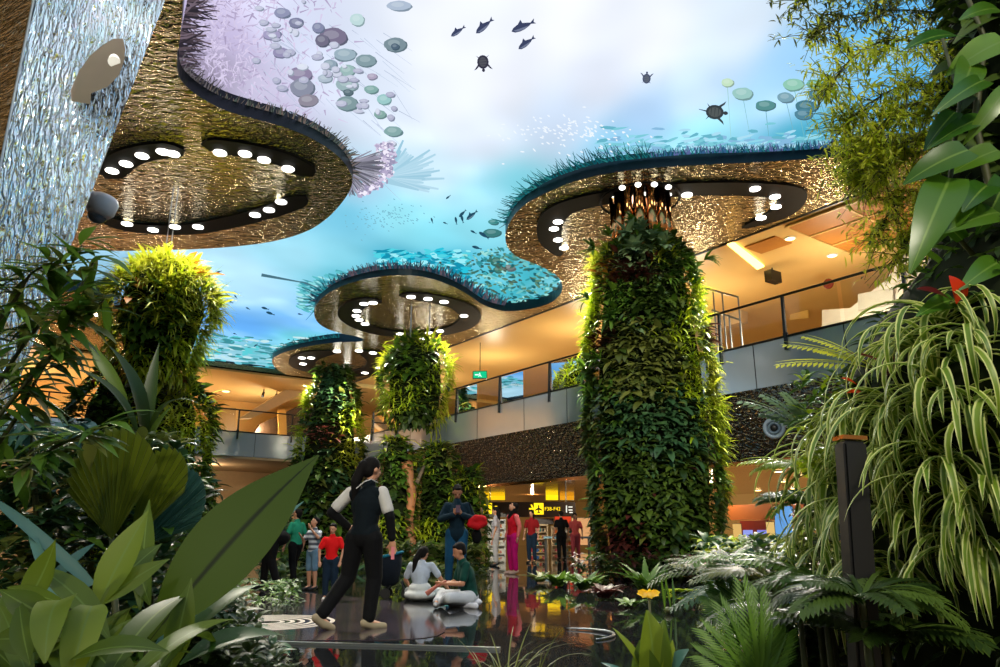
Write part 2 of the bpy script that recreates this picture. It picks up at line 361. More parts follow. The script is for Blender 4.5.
# lilac coral bloom at the tip of the left plate
for i in range(520):
    a = random.uniform(-.4, 1.25); r = random.uniform(.78, 1.05)
    x = 345+48*r*math.cos(a)*random.uniform(.85, 1.05); y = 152+40*r*math.sin(a)
    ellpx(x, y, random.uniform(1, 3), random.uniform(1, 2.2), random.choice([(205, 195, 220), (175, 165, 195), (235, 230, 244), (150, 145, 175)]), 0, 6, .3)
for i in range(90):
    a = random.uniform(-.5, 1.4)
    line(342, 160, 342+46*math.cos(a)*random.uniform(.7, 1), 158+36*math.sin(a)*random.uniform(.7, 1), 3, random.choice([(110, 110, 122), (92, 92, 106), (140, 138, 155), (160, 160, 175)]))
# grass fringe growing from the plate edges
def fringe(px, l0, l1, cols, dens=1.1, lean=0., wv=1.6):
    P = spline([Vector((x, y, 0)) for x, y in px], 8)
    for A, B in zip(P, P[1:]):
        seg = (B-A).length; d = (B-A).normalized()
        nrm = Vector((d.y, -d.x, 0))
        for k in range(max(1, int(seg*dens))):
            p = A.lerp(B, random.random()); a = random.gauss(lean, .38); l = random.uniform(l0, l1)
            q = nrm*math.cos(a)+d*math.sin(a); p = p - nrm*3
            line(p.x, p.y, p.x+q.x*l, p.y+q.y*l, random.uniform(.6, 1)*wv, random.choice(cols))
fringe([(192, -10), (186, 20), (181, 45), (178, 62)], 14, 34, [(84, 72, 80), (60, 52, 60), (110, 96, 108), (44, 40, 48)], 1.6, 0, 3)
fringe([(176, 62), (185, 80), (210, 96)], 14, 30, [(70, 66, 66), (50, 48, 50), (96, 92, 96)], 1.6, 0, 2.6)
fringe([(205, 92), (250, 106), (295, 118), (325, 132), (346, 150), (352, 170)], 8, 19, [(58, 62, 58), (40, 44, 44), (92, 84, 78), (80, 92, 84), (112, 98, 92)], 1.7, .2, 2)
TEAL = [(14, 74, 84), (10, 52, 64), (24, 104, 112), (40, 120, 120), (18, 60, 60)]
fringe([(505, 218), (513, 203), (530, 183), (558, 167), (600, 154), (650, 148)], 6, 19, TEAL, 1.5, -.45, 1.5)
fringe([(650, 148), (700, 144), (760, 142), (830, 138), (900, 131)], 4, 10, [(30, 84, 110), (50, 90, 130), (40, 110, 116), (90, 100, 150), (24, 66, 84)], 1.9, 0, 1.6)
fringe([(314, 296), (335, 279), (366, 266), (405, 262), (440, 267), (466, 279), (486, 292), (505, 298)], 5, 12, [(40, 60, 70), (62, 62, 76), (92, 78, 88), (20, 80, 96), (14, 44, 60)], 2.2, -.1, 1.8)
fringe([(318, 302), (322, 292), (334, 283)], 12, 26, [(30, 120, 130), (16, 70, 84), (60, 150, 160)], 1.6, -.5, 1.6)
fringe([(272, 352), (285, 343), (305, 337), (340, 332)], 3, 8, TEAL, 2.2, -.4, 1.4)
fringe([(180, 366), (230, 372), (300, 381)], 2, 6, TEAL+[(150, 200, 205)], 3, 0, 1.6)
# fish and turtles
FISH = [(457, 22, 17, -.62), (483, 17, 22, -.72), (521, 17, 25, -.42), (525, 34, 20, -.65), (462, 207, 10, -.8), (471, 209, 14, -.7), (456, 213, 8, 1.4), (462, 211, 9, 1.3), (432, 213, 6, 1.3), (445, 216, 5, .4), (473, 225, 7, .5), (483, 228, 12, .6), (476, 241, 10, .3), (448, 190, 6, -.7), (219, 266, 6, -.3), (219, 287, 5, .8), (226, 287, 5, .9), (230, 296, 7, .4), (248, 303, 5, .5), (265, 303, 8, .3), (270, 308, 9, .35), (256, 341, 5, -.6), (289, 335, 3, .2), (236, 291, 5, .9), (205, 278, 6, .8), (198, 303, 5, .2), (206, 262, 4, .5), (235, 329, 4, .3), (300, 309, 5, .2), (437, 284, 8, .2), (200, 330, 5, .1), (213, 336, 5, 1.2)]
for x, y, l, a in FISH:
    ca, sa = math.cos(a), math.sin(a)
    def tr(u, v): return (x+u*ca-v*sa, y+u*sa+v*ca)
    c = (58, 66, 96) if y < 60 else (32, 74, 96)
    s = l
    body = [(-.42, 0), (-.3, -.1), (-.1, -.16), (.1, -.15), (.3, -.08), (.42, -.03), (.42, .03), (.3, .08), (.1, .13), (-.1, .14), (-.3, .1)]
    pxpoly([tr(u*s, v*s) for u, v in body], c)
    pxpoly([tr(u*s, v*s) for u, v in ((.4, -.02), (.62, -.13), (.55, 0), (.62, .1), (.4, .02))], c)
    if l > 12:
        pxpoly([tr(u*s, v*s) for u, v in ((-.1, -.14), (.1, -.3), (.12, -.13))], c)
        pxpoly([tr(u*s, v*s) for u, v in ((-.35, .0), (-.1, .02), (.3, .05), (.1, .12), (-.2, .1))], mixc(c, (170, 180, 200), .45))
line(262, 269, 305, 277, 3.2, (70, 110, 125)); line(305, 277, 318, 282, 2.2, (70, 110, 125))
def turtle(x, y, r, a, c):
    ca, sa = math.cos(a), math.sin(a)
    def tr(u, v): return (x+(u*ca-v*sa)*r, y+(u*sa+v*ca)*r)
    for s in (-1, 1):
        pxpoly([tr(.5, .5*s), tr(1.0, .95*s), tr(1.15, 1.35*s), tr(.85, 1.1*s), tr(.3, .7*s)], c)
        pxpoly([tr(-.5, .5*s), tr(-.95, .95*s), tr(-.75, .6*s)], c)
    ellpx(*tr(1.2, 0), r*.28, r*.22, c, a, 8)
    ellpx(x, y, r, r*.82, c, a, 16); ellpx(x, y, r*.72, r*.56, mixc(c, (120, 125, 120), .4), a, 12)
    for u in (-.4, 0, .4): line(*tr(u, -.5), *tr(u, .5), r*.1, c)
turtle(483, 52, 7, 1.5, (52, 52, 68)); turtle(646, 69, 5, -1.5, (70, 80, 105)); turtle(714, 103, 9, .1, (54, 62, 66)); line(706, 102, 698, 100, 1.5, (54, 62, 66))
me = bpy.data.meshes.new('digital_screen'); me.from_pydata(pic.V, [], pic.F)
ca_ = me.color_attributes.new('col', 'FLOAT_COLOR', 'POINT')
ca_.data.foreach_set('color', np.concatenate([np.array(pic.C), np.ones((len(pic.C), 1))], 1).ravel())
m = bpy.data.materials.new('screen picture'); m.use_nodes = True; nt = m.node_tree; nt.nodes.clear()
e = nd(nt, 'ShaderNodeEmission'); a_ = nd(nt, 'ShaderNodeAttribute'); a_.attribute_name = 'col'; o_ = nd(nt, 'ShaderNodeOutputMaterial')
nt.links.new(a_.outputs['Color'], e.inputs[0]); e.inputs[1].default_value = 1.1; nt.links.new(e.outputs[0], o_.inputs[0])
m.cycles.emission_sampling = 'NONE'
tag(link('digital_screen', me, m), 'huge glowing overhead screen showing fish and turtles under a pale blue sky', 'screen')

# ---------------------------------------------------------------- light tracks in the plates
def on_plate(x, y, dz=.03): return on_z(x, y, HC-dz)
def track(paths, lamps, label, width, rl=.11, lights=()):
    c = on_z(lamps[0][0], lamps[0][1], HC); root = thing('ceiling_light_track', label, 'spotlight track', c, 'curved black spotlight tracks in the ceiling')
    for k, p in enumerate(paths):
        P = spline([on_plate(x, y) for x, y in p], 6)
        bb = MB(); out = offset_strip(P, width); bb.prism(out, HC-.05, HC+.01); bb.build('track', M['track'], root, tri=True)
    for x, y in lamps:
        q = on_plate(x, y, .06); bb = MB(); bb.ell(q, (rl, rl, .035)); bb.build('spotlight', M['lamp'], root, True)
    return root
track([[(106, 178), (124, 160), (150, 152), (184, 149)], [(201, 144), (245, 150), (285, 160), (313, 176)], [(100, 216), (130, 227), (190, 229), (250, 217), (285, 206), (306, 196)]],
      [(142, 156), (126, 164), (163, 152), (112, 171), (173, 154), (127, 224), (153, 230), (175, 227), (198, 227), (220, 153), (245, 154), (264, 160), (288, 169), (281, 202), (269, 210), (255, 215)],
      'broken black ring of spotlights under the round plate at upper left', .6, .14)
track([[(560, 256), (551, 242), (550, 225), (560, 211), (585, 202), (630, 194), (690, 189), (750, 189), (788, 193), (790, 204), (775, 216), (742, 228)]],
      [(755, 189), (775, 197), (776, 207), (761, 218), (615, 199), (640, 194), (666, 195), (687, 195), (558, 222), (554, 229), (558, 240), (564, 248)],
      'long black curved spotlight track around the main planted column', .66, .13)
track([[(382, 302), (366, 301), (352, 308), (350, 318), (366, 328), (395, 334), (430, 334), (458, 328), (470, 318), (462, 307), (440, 300), (415, 296), (399, 295)]],
      [(364, 304), (373, 303), (356, 316), (359, 320), (365, 324), (357, 311), (411, 297), (428, 299), (444, 302), (464, 316), (440, 331), (429, 333), (400, 334), (422, 339)],
      'oval black spotlight track above the hanging planted drum', .8, .15)
track([[(337, 352), (316, 354), (303, 360), (305, 367), (325, 372), (350, 374), (372, 370), (380, 362), (372, 354), (355, 351)]],
      [(337, 351.5), (359, 351), (302, 358), (311, 358), (303, 364), (373, 353), (365, 373), (347, 370), (379, 368)],
      'farthest oval black spotlight track above the far planted column', 1.2, .17)
track([[(84, 306), (70, 310), (60, 312), (40, 318)], [(78, 350), (60, 352), (38, 350)]], [(78, 316), (96, 315), (58, 351), (72, 353)], 'black spotlight track behind the mirrored pylon at far left', 1.2, .17)
# small ring and copper stem of the main column
# ---------------------------------------------------------------- galleries round the hall
ZS, ZF, ZR, ZL1 = 4.48, 5.66, 6.75, 2.9
def slab(fn, a0, a1, name, joints, kdeep):
    b = MB(); b.hexa([fn(a0, 0, ZS), fn(a1, 0, ZS), fn(a1, .12, ZS), fn(a0, .12, ZS), fn(a0, 0, ZF), fn(a1, 0, ZF), fn(a1, .12, ZF), fn(a0, .12, ZF)])
    o = tag(b.build(name, M['frost']), kind='structure')
    b = MB()
    for j in joints: b.hexa([fn(j-.012, -.01, ZS), fn(j+.012, -.01, ZS), fn(j+.012, .005, ZS), fn(j-.012, .005, ZS), fn(j-.012, -.01, ZF), fn(j+.012, -.01, ZF), fn(j+.012, .005, ZF), fn(j-.012, .005, ZF)])
    b.build('panel_joint', M['darksteel'], o)
    b = MB(); b.hexa([fn(a0, .12, ZF-.4), fn(a1, .12, ZF-.4), fn(a1, kdeep, ZF-.4), fn(a0, kdeep, ZF-.4), fn(a0, .12, ZF-.02), fn(a1, .12, ZF-.02), fn(a1, kdeep, ZF-.02), fn(a0, kdeep, ZF-.02)])
    tag(b.build('floor', M['beige']), kind='structure')
posts_r = [wall_hit(x, y)[0] for x, y in ((900, 253), (781, 286), (718, 305), (583, 352), (549.5, 362), (500, 374), (457, 388))]
print('posts', [round(p, 2) for p in posts_r])
joints = []
t0 = -22.
slab(Fw, 0, 33, 'trim_1', [k*2.4 for k in range(1, 14)], 9)
PT = [-13.9+2.2*0]
tp = posts_r
pts_all = sorted(set([round(v, 2) for v in tp] + [round(tp[0]-2.6*k, 2) for k in range(1, 5)] + [round(tp[-1]+2.6*k, 2) for k in range(1, 4)]))
slab(W, -24, TCOR+.1, 'trim_2', [ (a+b_)/2 for a, b_ in zip(pts_all, pts_all[1:])], 12)
def balustrade(fn, plist, label, ztop=ZR):
    root = thing('glass_balustrade', label, 'balustrade', fn(plist[0], 0, ZF))
    a0, a1 = plist[0], plist[-1]
    for p in plist:
        b = MB(); b.hexa([fn(p-.035, -.09, ZF-.35), fn(p+.035, -.09, ZF-.35), fn(p+.035, -.02, ZF-.35), fn(p-.035, -.02, ZF-.35), fn(p-.035, -.03, ztop), fn(p+.035, -.03, ztop), fn(p+.035, .04, ztop), fn(p-.035, .04, ztop)])
        b.hexa([fn(p-.06, -.05, ZF-.02), fn(p+.06, -.05, ZF-.02), fn(p+.06, .0, ZF-.02), fn(p-.06, .0, ZF-.02), fn(p-.06, -.05, ZF+.1), fn(p+.06, -.05, ZF+.1), fn(p+.06, .0, ZF+.1), fn(p-.06, .0, ZF+.1)])
        b.build('post', M['darksteel'], root)
    for p, q in zip(plist, plist[1:]):
        n = max(1, round(abs(q-p)/1.9)); 
        for i in range(n):
            u0 = p + (q-p)*i/n + .05; u1 = p + (q-p)*(i+1)/n - .05
            b = MB(); b.poly([fn(u0, .01, ZF+.02), fn(u1, .01, ZF+.02), fn(u1, .01, ztop-.05), fn(u0, .01, ztop-.05)]); b.build('glass_panel', M['glass'], root)
    b = MB(); b.bar(fn(a0, 0, ztop), fn(a1, 0, ztop), .035, n=10); b.build('handrail', M['darksteel'], root)
    b = MB(); b.bar(fn(a0, -.02, ZF+.01), fn(a1, -.02, ZF+.01), .03, n=6); b.build('bottom_rail', M['darksteel'], root)
balustrade(W, pts_all, 'long glass balustrade with dark steel posts on the right-hand gallery')
balustrade(Fw, [.3+2.7*k for k in range(12)], 'glass balustrade of the far gallery behind the left planted columns')
# mirrored sloping underside and lower level
b = MB(); b.poly([W(-24, 0, ZS), W(TCOR, 0, ZS), W(TCOR+.0, 2.7, ZL1), W(-24, 2.7, ZL1)]); b.poly([W(-24, 0.02, ZS+.02), W(TCOR, 0.02, ZS+.02), W(TCOR, 2.7, ZL1+.05), W(-24, 2.7, ZL1+.05)][::-1])
tag(b.build('trim_3', M['slope']), kind='structure')
b = MB(); b.hexa([W(-24, 2.7, ZL1), W(26, 2.7, ZL1), W(26, 18, ZL1), W(-24, 18, ZL1), W(-24, 2.7, ZL1+.1), W(26, 2.7, ZL1+.1), W(26, 18, ZL1+.1), W(-24, 18, ZL1+.1)])
tag(b.build('ceiling', M['copper']), kind='structure')
b = MB(); b.hexa([W(-24, 2.6, ZL1-.07), W(26, 2.6, ZL1-.07), W(26, 2.75, ZL1-.07), W(-24, 2.75, ZL1-.07), W(-24, 2.6, ZL1+.05), W(26, 2.6, ZL1+.05), W(26, 2.75, ZL1+.05), W(-24, 2.75, ZL1+.05)])
tag(b.build('trim_4', M['coppertube']), kind='structure')
b = MB(); b.hexa([W(-24, 18, 0), W(30, 18, 0), W(30, 18.2, 0), W(-24, 18.2, 0), W(-24, 18, ZL1), W(30, 18, ZL1), W(30, 18.2, ZL1), W(-24, 18.2, ZL1)])
tag(b.build('wall_right', M['amberwall']), kind='structure')
b = MB(); b.hexa([Fw(-16, 8, 0), Fw(34, 8, 0), Fw(34, 8.2, 0), Fw(-16, 8.2, 0), Fw(-16, 8, ZS), Fw(34, 8, ZS), Fw(34, 8.2, ZS), Fw(-16, 8.2, ZS)])
tag(b.build('wall_far', M['beige']), kind='structure')
b = MB(); b.hexa([Fw(-.1, .12, ZS-.1), Fw(34, .12, ZS-.1), Fw(34, 9, ZS-.1), Fw(-.1, 9, ZS-.1), Fw(-.1, .12, ZS+.1), Fw(34, .12, ZS+.1), Fw(34, 9, ZS+.1), Fw(-.1, 9, ZS+.1)])
tag(b.build('ceiling', M['beige']), kind='structure')
# upper level ceilings and back walls
b = MB(); b.hexa([W(-24, .25, HC+.02), W(TCOR, .25, HC+.02), W(TCOR, 14, HC+.02), W(-24, 14, HC+.02), W(-24, .25, HC+.4), W(TCOR, .25, HC+.4), W(TCOR, 14, HC+.4), W(-24, 14, HC+.4)])
tag(b.build('ceiling', M['amberceil']), kind='structure')
b = MB(); b.hexa([Fw(-14, .4, HC-.1), Fw(34, .4, HC-.1), Fw(34, 10, HC-.1), Fw(-14, 10, HC-.1), Fw(-14, .4, HC+.3), Fw(34, .4, HC+.3), Fw(34, 10, HC+.3), Fw(-14, 10, HC+.3)])
tag(b.build('ceiling', M['amberceil']), kind='structure')
b = MB(); b.hexa([W(-24, 11, ZF), W(TCOR+8, 11, ZF), W(TCOR+8, 11.2, ZF), W(-24, 11.2, ZF), W(-24, 11, HC), W(TCOR+8, 11, HC), W(TCOR+8, 11.2, HC), W(-24, 11.2, HC)])
tag(b.build('wall_right', M['amberwall']), kind='structure')
b = MB(); b.hexa([Fw(-14, 9, ZF), Fw(34, 9, ZF), Fw(34, 9.2, ZF), Fw(-14, 9.2, ZF), Fw(-14, 9, HC), Fw(34, 9, HC), Fw(34, 9.2, HC), Fw(-14, 9.2, HC)])
tag(b.build('wall_far', M['amberwall']), kind='structure')
# seam line where bronze meets amber board
b = MB(); b.hexa([W(-24, .2, HC-.03), W(TCOR, .2, HC-.03), W(TCOR, .26, HC-.03), W(-24, .26, HC-.03), W(-24, .2, HC+.03), W(TCOR, .2, HC+.03), W(TCOR, .26, HC+.03), W(-24, .26, HC+.03)])
tag(b.build('trim_5', M['darksteel']), kind='structure')
# ceiling grille panels at right
def ceil_quad(px, z, m, name, label, cat, frame=True, grid=(1, 1)):
    P = [on_z(x, y, z) for x, y in px]
    root = thing(name, label, cat, sum(P, Vector())/4)
    b = MB(); b.hexa([p-Vector((0, 0, .03)) for p in P] + [p+Vector((0, 0, .03)) for p in P]); b.build('panel', m, root)
    if frame:
        b = MB(); nu, nv = grid
        def Q(u, v): return (P[0].lerp(P[1], u)).lerp(P[3].lerp(P[2], u), v)-Vector((0, 0, .045))
        for i in range(nu+1): b.bar(Q(i/nu, 0), Q(i/nu, 1), .018, n=4)
        for j in range(nv+1): b.bar(Q(0, j/nv), Q(1, j/nv), .018, n=4)
        b.build('grid_bar', M['amberceil'], root)
    return root
def wgrid(t0, t1, k0, k1): 
    return [W(t0, k0, HC), W(t1, k0, HC), W(t1, k1, HC), W(t0, k1, HC)]
P0 = on_z(783, 232, HC); P1 = on_z(905, 181, HC); P2 = on_z(840, 252, HC)
def tk(p): d = Vector((p.x, p.y, 0))-Vector((WA.x, WA.y, 0)); return d.dot(Vector((WE.x, WE.y, 0))), d.dot(Vector((WN.x, WN.y, 0)))
print('grid', [tuple(round(v, 1) for v in tk(on_z(x, y, HC))) for x, y in ((782, 223), (850, 254), (905, 181), (905, 225), (768, 245), (752, 245), (785, 243))])
def ceil_panel(t0, t1, k0, k1, m, name, label, cat, grid=None):
    root = thing(name, label, cat, W((t0+t1)/2, (k0+k1)/2, HC))
    b = MB(); b.hexa([W(t0, k0, HC-.02), W(t1, k0, HC-.02), W(t1, k1, HC-.02), W(t0, k1, HC-.02), W(t0, k0, HC+.03), W(t1, k0, HC+.03), W(t1, k1, HC+.03), W(t0, k1, HC+.03)]); b.build('panel', m, root)
    if grid:
        b = MB()
        for i in range(grid[0]+1): u = t0+(t1-t0)*i/grid[0]; b.hexa([W(u-.03, k0, HC-.05), W(u+.03, k0, HC-.05), W(u+.03, k1, HC-.05), W(u-.03, k1, HC-.05), W(u-.03, k0, HC), W(u+.03, k0, HC), W(u+.03, k1, HC), W(u-.03, k1, HC)])
        for i in range(grid[1]+1): u = k0+(k1-k0)*i/grid[1]; b.hexa([W(t0, u-.03, HC-.05), W(t1, u-.03, HC-.05), W(t1, u+.03, HC-.05), W(t0, u+.03, HC-.05), W(t0, u-.03, HC), W(t1, u-.03, HC), W(t1, u+.03, HC), W(t0, u+.03, HC)])
        b.build('grid_bar', M['amberceil'], root)
    return root
ta = tk(on_z(775, 218, HC)); tb = tk(on_z(838, 256, HC)); tc_ = tk(on_z(900, 178, HC))
ceil_panel(-17.3, -7.7, .5, 3.8, M['grid'], 'ceiling_grille', 'large brown grille panels in the amber ceiling at right', 'ceiling grille', (6, 3))
q = tk(on_z(768, 245, HC)); ceil_panel(q[0]-.5, q[0]+.5, q[1]-.4, q[1]+.4, M['grid'], 'ceiling_grille', 'small square brown grille beside the light cove', 'ceiling grille')
def downlight(p, r, label, grp='downlights in the gallery ceilings'):
    root = thing('downlight', label, 'downlight', p, grp)
    b = MB(); b.lathe([(r*1.25, 0), (r*1.25, -.02), (r, -.03), (r, 0)], p, 20); b.build('trim_ring', M['white'], root)
    b = MB(); b.ell(p-Vector((0, 0, .03)), (r*.95, r*.95, .015)); b.build('lens', M['warmlamp'], root)
for x, y in ((790, 238), (832, 255), (470, 386)): downlight(on_z(x, y, HC+.02), .13, {790: 'round warm downlight in the amber ceiling near the light cove', 832: 'round warm downlight in the amber ceiling right of the light cove', 470: 'round warm downlight in the gallery ceiling beside the green exit sign'}[x])
# cove light at right
b = MB(); P = [on_z(x, y, HC) for x, y in ((727, 243), (733, 241), (764, 265), (757, 268))]
b.hexa([p-Vector((0, 0, .06)) for p in P]+[p+Vector((0, 0, .0)) for p in P])
tag(b.build('cove_light', emis('cove glow', (255, 206, 110), 5)), 'glowing slanted cove light strip above the right gallery', 'cove light')
def arealamp(p, size, power, col, down=True, size_y=None):
    l = bpy.data.lights.new('gallery_lamp', 'AREA'); l.size = size; l.energy = power; l.color = col
    if size_y: l.shape = 'RECTANGLE'; l.size_y = size_y
    o = bpy.data.objects.new('gallery_lamp', l); COL.objects.link(o); o.location = p
    if not down: o.rotation_euler = (PI, 0, 0)
    return o
def pointlamp(p, power, col, r=.12):
    l = bpy.data.lights.new('gallery_lamp', 'POINT'); l.energy = power; l.color = col; l.shadow_soft_size = r
    o = bpy.data.objects.new('gallery_lamp', l); COL.objects.link(o); o.location = p; return o
AMB = (1, .86, .62)
for t in (-13, -8, -3, 3, 9, 15): pointlamp(W(t, 2.8, 7.0), 200, AMB, .25)
for s in (3, 9, 15, 21): pointlamp(Fw(s, 5.2, 6.6), 300, (1, .84, .64), .25)
for t in (-13, -8, -3, 2, 8, 14): pointlamp(W(t, 9, 2.82), 420, (1, .8, .52), .06)
for s in (6, 13, 20): pointlamp(Fw(s, 4, 3.9), 160, (1, .74, .48), .1)

# right gallery back fittings
b = MB(); t1, _ = wall_hit(745, 300, 6); 
def wallplate(px, k, thick, m, name, label, cat):
    P = []
    for x, y in px:
        t, z = wall_hit(x, y, k); P.append((t, z))
    b = MB(); vs = [W(t, k, z) for t, z in P]; ws = [W(t, k+thick, z) for t, z in P]
    b.poly(vs); b.poly(ws[::-1])
    n = len(vs)
    for i in range(n): b.poly([vs[i], vs[(i+1) % n], ws[(i+1) % n], ws[i]])
    bmesh.ops.remove_doubles(b.b, verts=b.b.verts, dist=1e-4)
    return tag(b.build(name, m), label, cat)
wallplate([(700, 252), (733, 245), (748, 275), (741, 293), (741, 322), (700, 334)], 6, .4, M['beige'], 'partition', 'angular beige partition at the left end of the right gallery', 'partition')
wallplate([(822, 310), (850, 308), (886, 280), (905, 252), (930, 240), (930, 330), (822, 330)], 4.5, .15, M['whitewall'], 'curved_partition', 'white curved partition behind the glass of the right gallery', 'partition')
wallplate([(858, 294), (893, 288), (893, 304), (858, 310)], 4.4, .05, mat('pale grey noticeboard', (190, 190, 182), .5), 'noticeboard', 'grey rectangular board mounted on the white curved partition', 'board')
wallplate([(790, 288), (806, 284), (808, 318), (790, 320)], 8, .1, mat('yellow lit panel', (240, 200, 110), .5), 'wall_panel', 'tall pale yellow panel on the amber gallery wall', 'panel')
q = W(*wall_hit(829, 284, 4.4)[:1], 4.4, wall_hit(829, 284, 4.4)[1])
b = MB(); Rw = Vector((-WN.x, -WN.y, 0)).to_track_quat('Z', 'Y').to_matrix()
b.lathe([(.0, 0), (.16, 0), (.16, .06), (.12, .08), (0, .08)], q, 24, Rw)
tag(b.build('alarm_disc', mat('red brown disc', (120, 34, 24), .4)), 'small round dark red disc on the amber wall of the right gallery', 'alarm')
q = W(wall_hit(773, 277, 3)[0], 3, wall_hit(773, 277, 3)[1])
r = thing('hanging_camera', 'small dark boxy sign unit hanging from the amber ceiling', 'camera', q)
b = MB(); b.box(q, (.5, .25, .35), .6); b.build('housing', M['darksteel'], r); b = MB(); b.bar(q+Vector((0, 0, .1)), (q.x, q.y, HC), .025); b.build('stem', M['darksteel'], r)
# exit sign
q = W(wall_hit(480, 375, .9)[0], .9, wall_hit(480, 375, .9)[1])
r = thing('exit_sign', 'green glowing exit sign hanging over the right gallery beyond the planted columns', 'exit sign', q)
ex = Matrix.Rotation(-.1, 3, 'Z')
b = MB(); b.box(q, (.62, .08, .34), M=ex); b.build('housing', M['darksteel'], r)
b = MB(); b.box(q-Vector((0, .05, 0)), (.56, .02, .28), M=ex); b.build('face', emis('exit green', (20, 190, 130), 1.2), r)
b = MB(); b.bar(q+Vector((0, 0, .15)), (q.x, q.y, HC), .015); b.build('hanger', M['darksteel'], r)
bt = MB()
for s in (-1, 1): bt.box(q+Vector((.13*s, -.065, -.0)), (.16, .01, .05), M=ex)
bt.bar(q+Vector((-.02, -.068, .08)), q+Vector((0, -.068, -.02)), .02); bt.bar(q+Vector((0, -.068, -.02)), q+Vector((.07, -.068, -.09)), .014); bt.bar(q+Vector((0, -.068, -.02)), q+Vector((-.07, -.068, -.09)), .014)
bt.build('pictogram', emis('exit white', (210, 255, 235), 1.5), r)
# stair rail at the near end of the column (short return rail)
r = thing('stair_railing', 'thin metal stair railing behind the main planted column on the right gallery', 'railing', W(wall_hit(720, 330, 1.5)[0], 1.5, ZF))
for x0, y0, x1, y1 in ((704, 288, 738, 297), (712, 310, 740, 320)):
    b = MB(); a = wall_hit(x0, y0, 1.5); c = wall_hit(x1, y1, 1.5); b.bar(W(a[0], 1.5, a[1]), W(c[0], 1.5, c[1]), .03); b.build('rail', M['steel'], r)
for x, y0, y1 in ((713, 291, 346), (722, 293, 346), (738, 297, 342), (729, 315, 345)):
    b = MB(); a = wall_hit(x, y0, 1.5); b.bar(W(a[0], 1.5, a[1]), W(a[0], 1.5, ZF), .025); b.build('upright', M['steel'], r)
# far gallery fittings: dark doors, slanting escalator soffit
def farplate(px, k, thick, m, name, label, cat):
    P = [far_hit(x, y, k) for x, y in px]; b = MB(); vs = [Fw(s, k, z) for s, z in P]; ws = [Fw(s, k+thick, z) for s, z in P]
    b.poly(vs); b.poly(ws[::-1]); n = len(vs)
    for i in range(n): b.poly([vs[i], vs[(i+1) % n], ws[(i+1) % n], ws[i]])
    bmesh.ops.remove_doubles(b.b, verts=b.b.verts, dist=1e-4)
    return tag(b.build(name, m), label, cat)
farplate([(240, 418), (252, 418), (320, 386), (320, 378), (300, 381)], 3.5, .6, M['beige'], 'sloping_beam', 'pale sloping beam across the far gallery', 'beam')
farplate([(260, 424), (320, 396), (320, 440), (250, 440)], 5.5, .2, mat('dark brown recess', (66, 44, 24), .5), 'wall_panel', 'dark brown triangular wall under the sloping beam of the far gallery', 'panel')
farplate([(214, 408), (236, 408), (236, 440), (214, 440)], 7.5, .2, mat('olive display panel', (150, 120, 70), .4), 'display_board', 'olive brown display panel in the far gallery', 'panel')
farplate([(278, 410), (286, 409), (287, 438), (279, 438)], 5.2, .1, mat('yellow lit column', (220, 170, 80), .4), 'lit_post', 'narrow yellow lit post against the dark far gallery wall', 'post')
for x, y in ((190, 388), (200, 391), (226, 391), (185, 392)): downlight(on_z(x, y, HC-.11), .2, {190: 'far gallery downlight at the left, nearer row', 200: 'far gallery downlight second from the left', 226: 'far gallery downlight farthest right', 185: 'far gallery downlight at the left, back row'}[x])
for x, y in ((264, 389), (277, 391)):
    q = on_z(x, y, HC-.1); r = thing('track_spotlight', ('left' if x < 270 else 'right') + ' one of two tiny black spotlights under the far gallery ceiling', 'spotlight', q, 'tiny black spotlights under the far ceiling')
    b = MB(); b.bar(q, q-Vector((0, 0, .25)), .03); b.build('stem', M['black'], r); b = MB(); b.bar(q-Vector((0, .15, .45)), q-Vector((0, 0, .2)), .09, .07); b.build('head', M['black'], r)
# lower level downlights
for i, (x, y) in enumerate(((779, 471), (783, 481), (794, 488), (758, 490), (765, 497), (800, 474))): downlight(on_z(x, y, ZL1), .16, 'warm downlight in the copper ceiling, ' + ['nearest the dark cladding', 'second back', 'right of the middle ones', 'left of the blue glow', 'deepest near the bulkhead', 'rightmost'][i])
# ---------------------------------------------------------------- copper column stem and small ring
# lower level: dark fascia band, doorway
wallplate([(728, 505), (800, 503), (835, 508), (835, 520), (728, 520)], 10, .3, mat('dark copper bulkhead', (140, 78, 34), .4), 'bulkhead', 'dark copper bulkhead over the lit shop entrance at right', 'bulkhead')
r = thing('shop_window', 'red framed shop window glowing blue beside the main planted column', 'window', W(wall_hit(755, 530, 10)[0], 10, .8))
def wq(px, k, th, m, name, parent):
    o = wallplate(px, k, th, m, name, None, None); o.parent = parent; o.matrix_parent_inverse = Matrix.Translation(-parent.location); return o
wq([(740, 521), (769, 520), (769, 545), (740, 545)], 9.9, .1, mat('red brown frame', (120, 34, 20), .4), 'frame', r)
wq([(743, 530), (752, 530), (752, 541), (743, 541)], 9.8, .05, emis('blue poster', (150, 160, 235), 1.0), 'pane', r)
wq([(757, 530), (766, 530), (766, 541), (757, 541)], 9.8, .05, emis('violet poster', (120, 130, 225), 1.0), 'pane', r)
wallplate([(775, 507), (788, 506), (788, 545), (775, 545)], 9.5, .3, emis('blue screen light', (110, 170, 235), .9), 'glow_panel', 'tall blue glowing panel in the shop at right', 'screen')
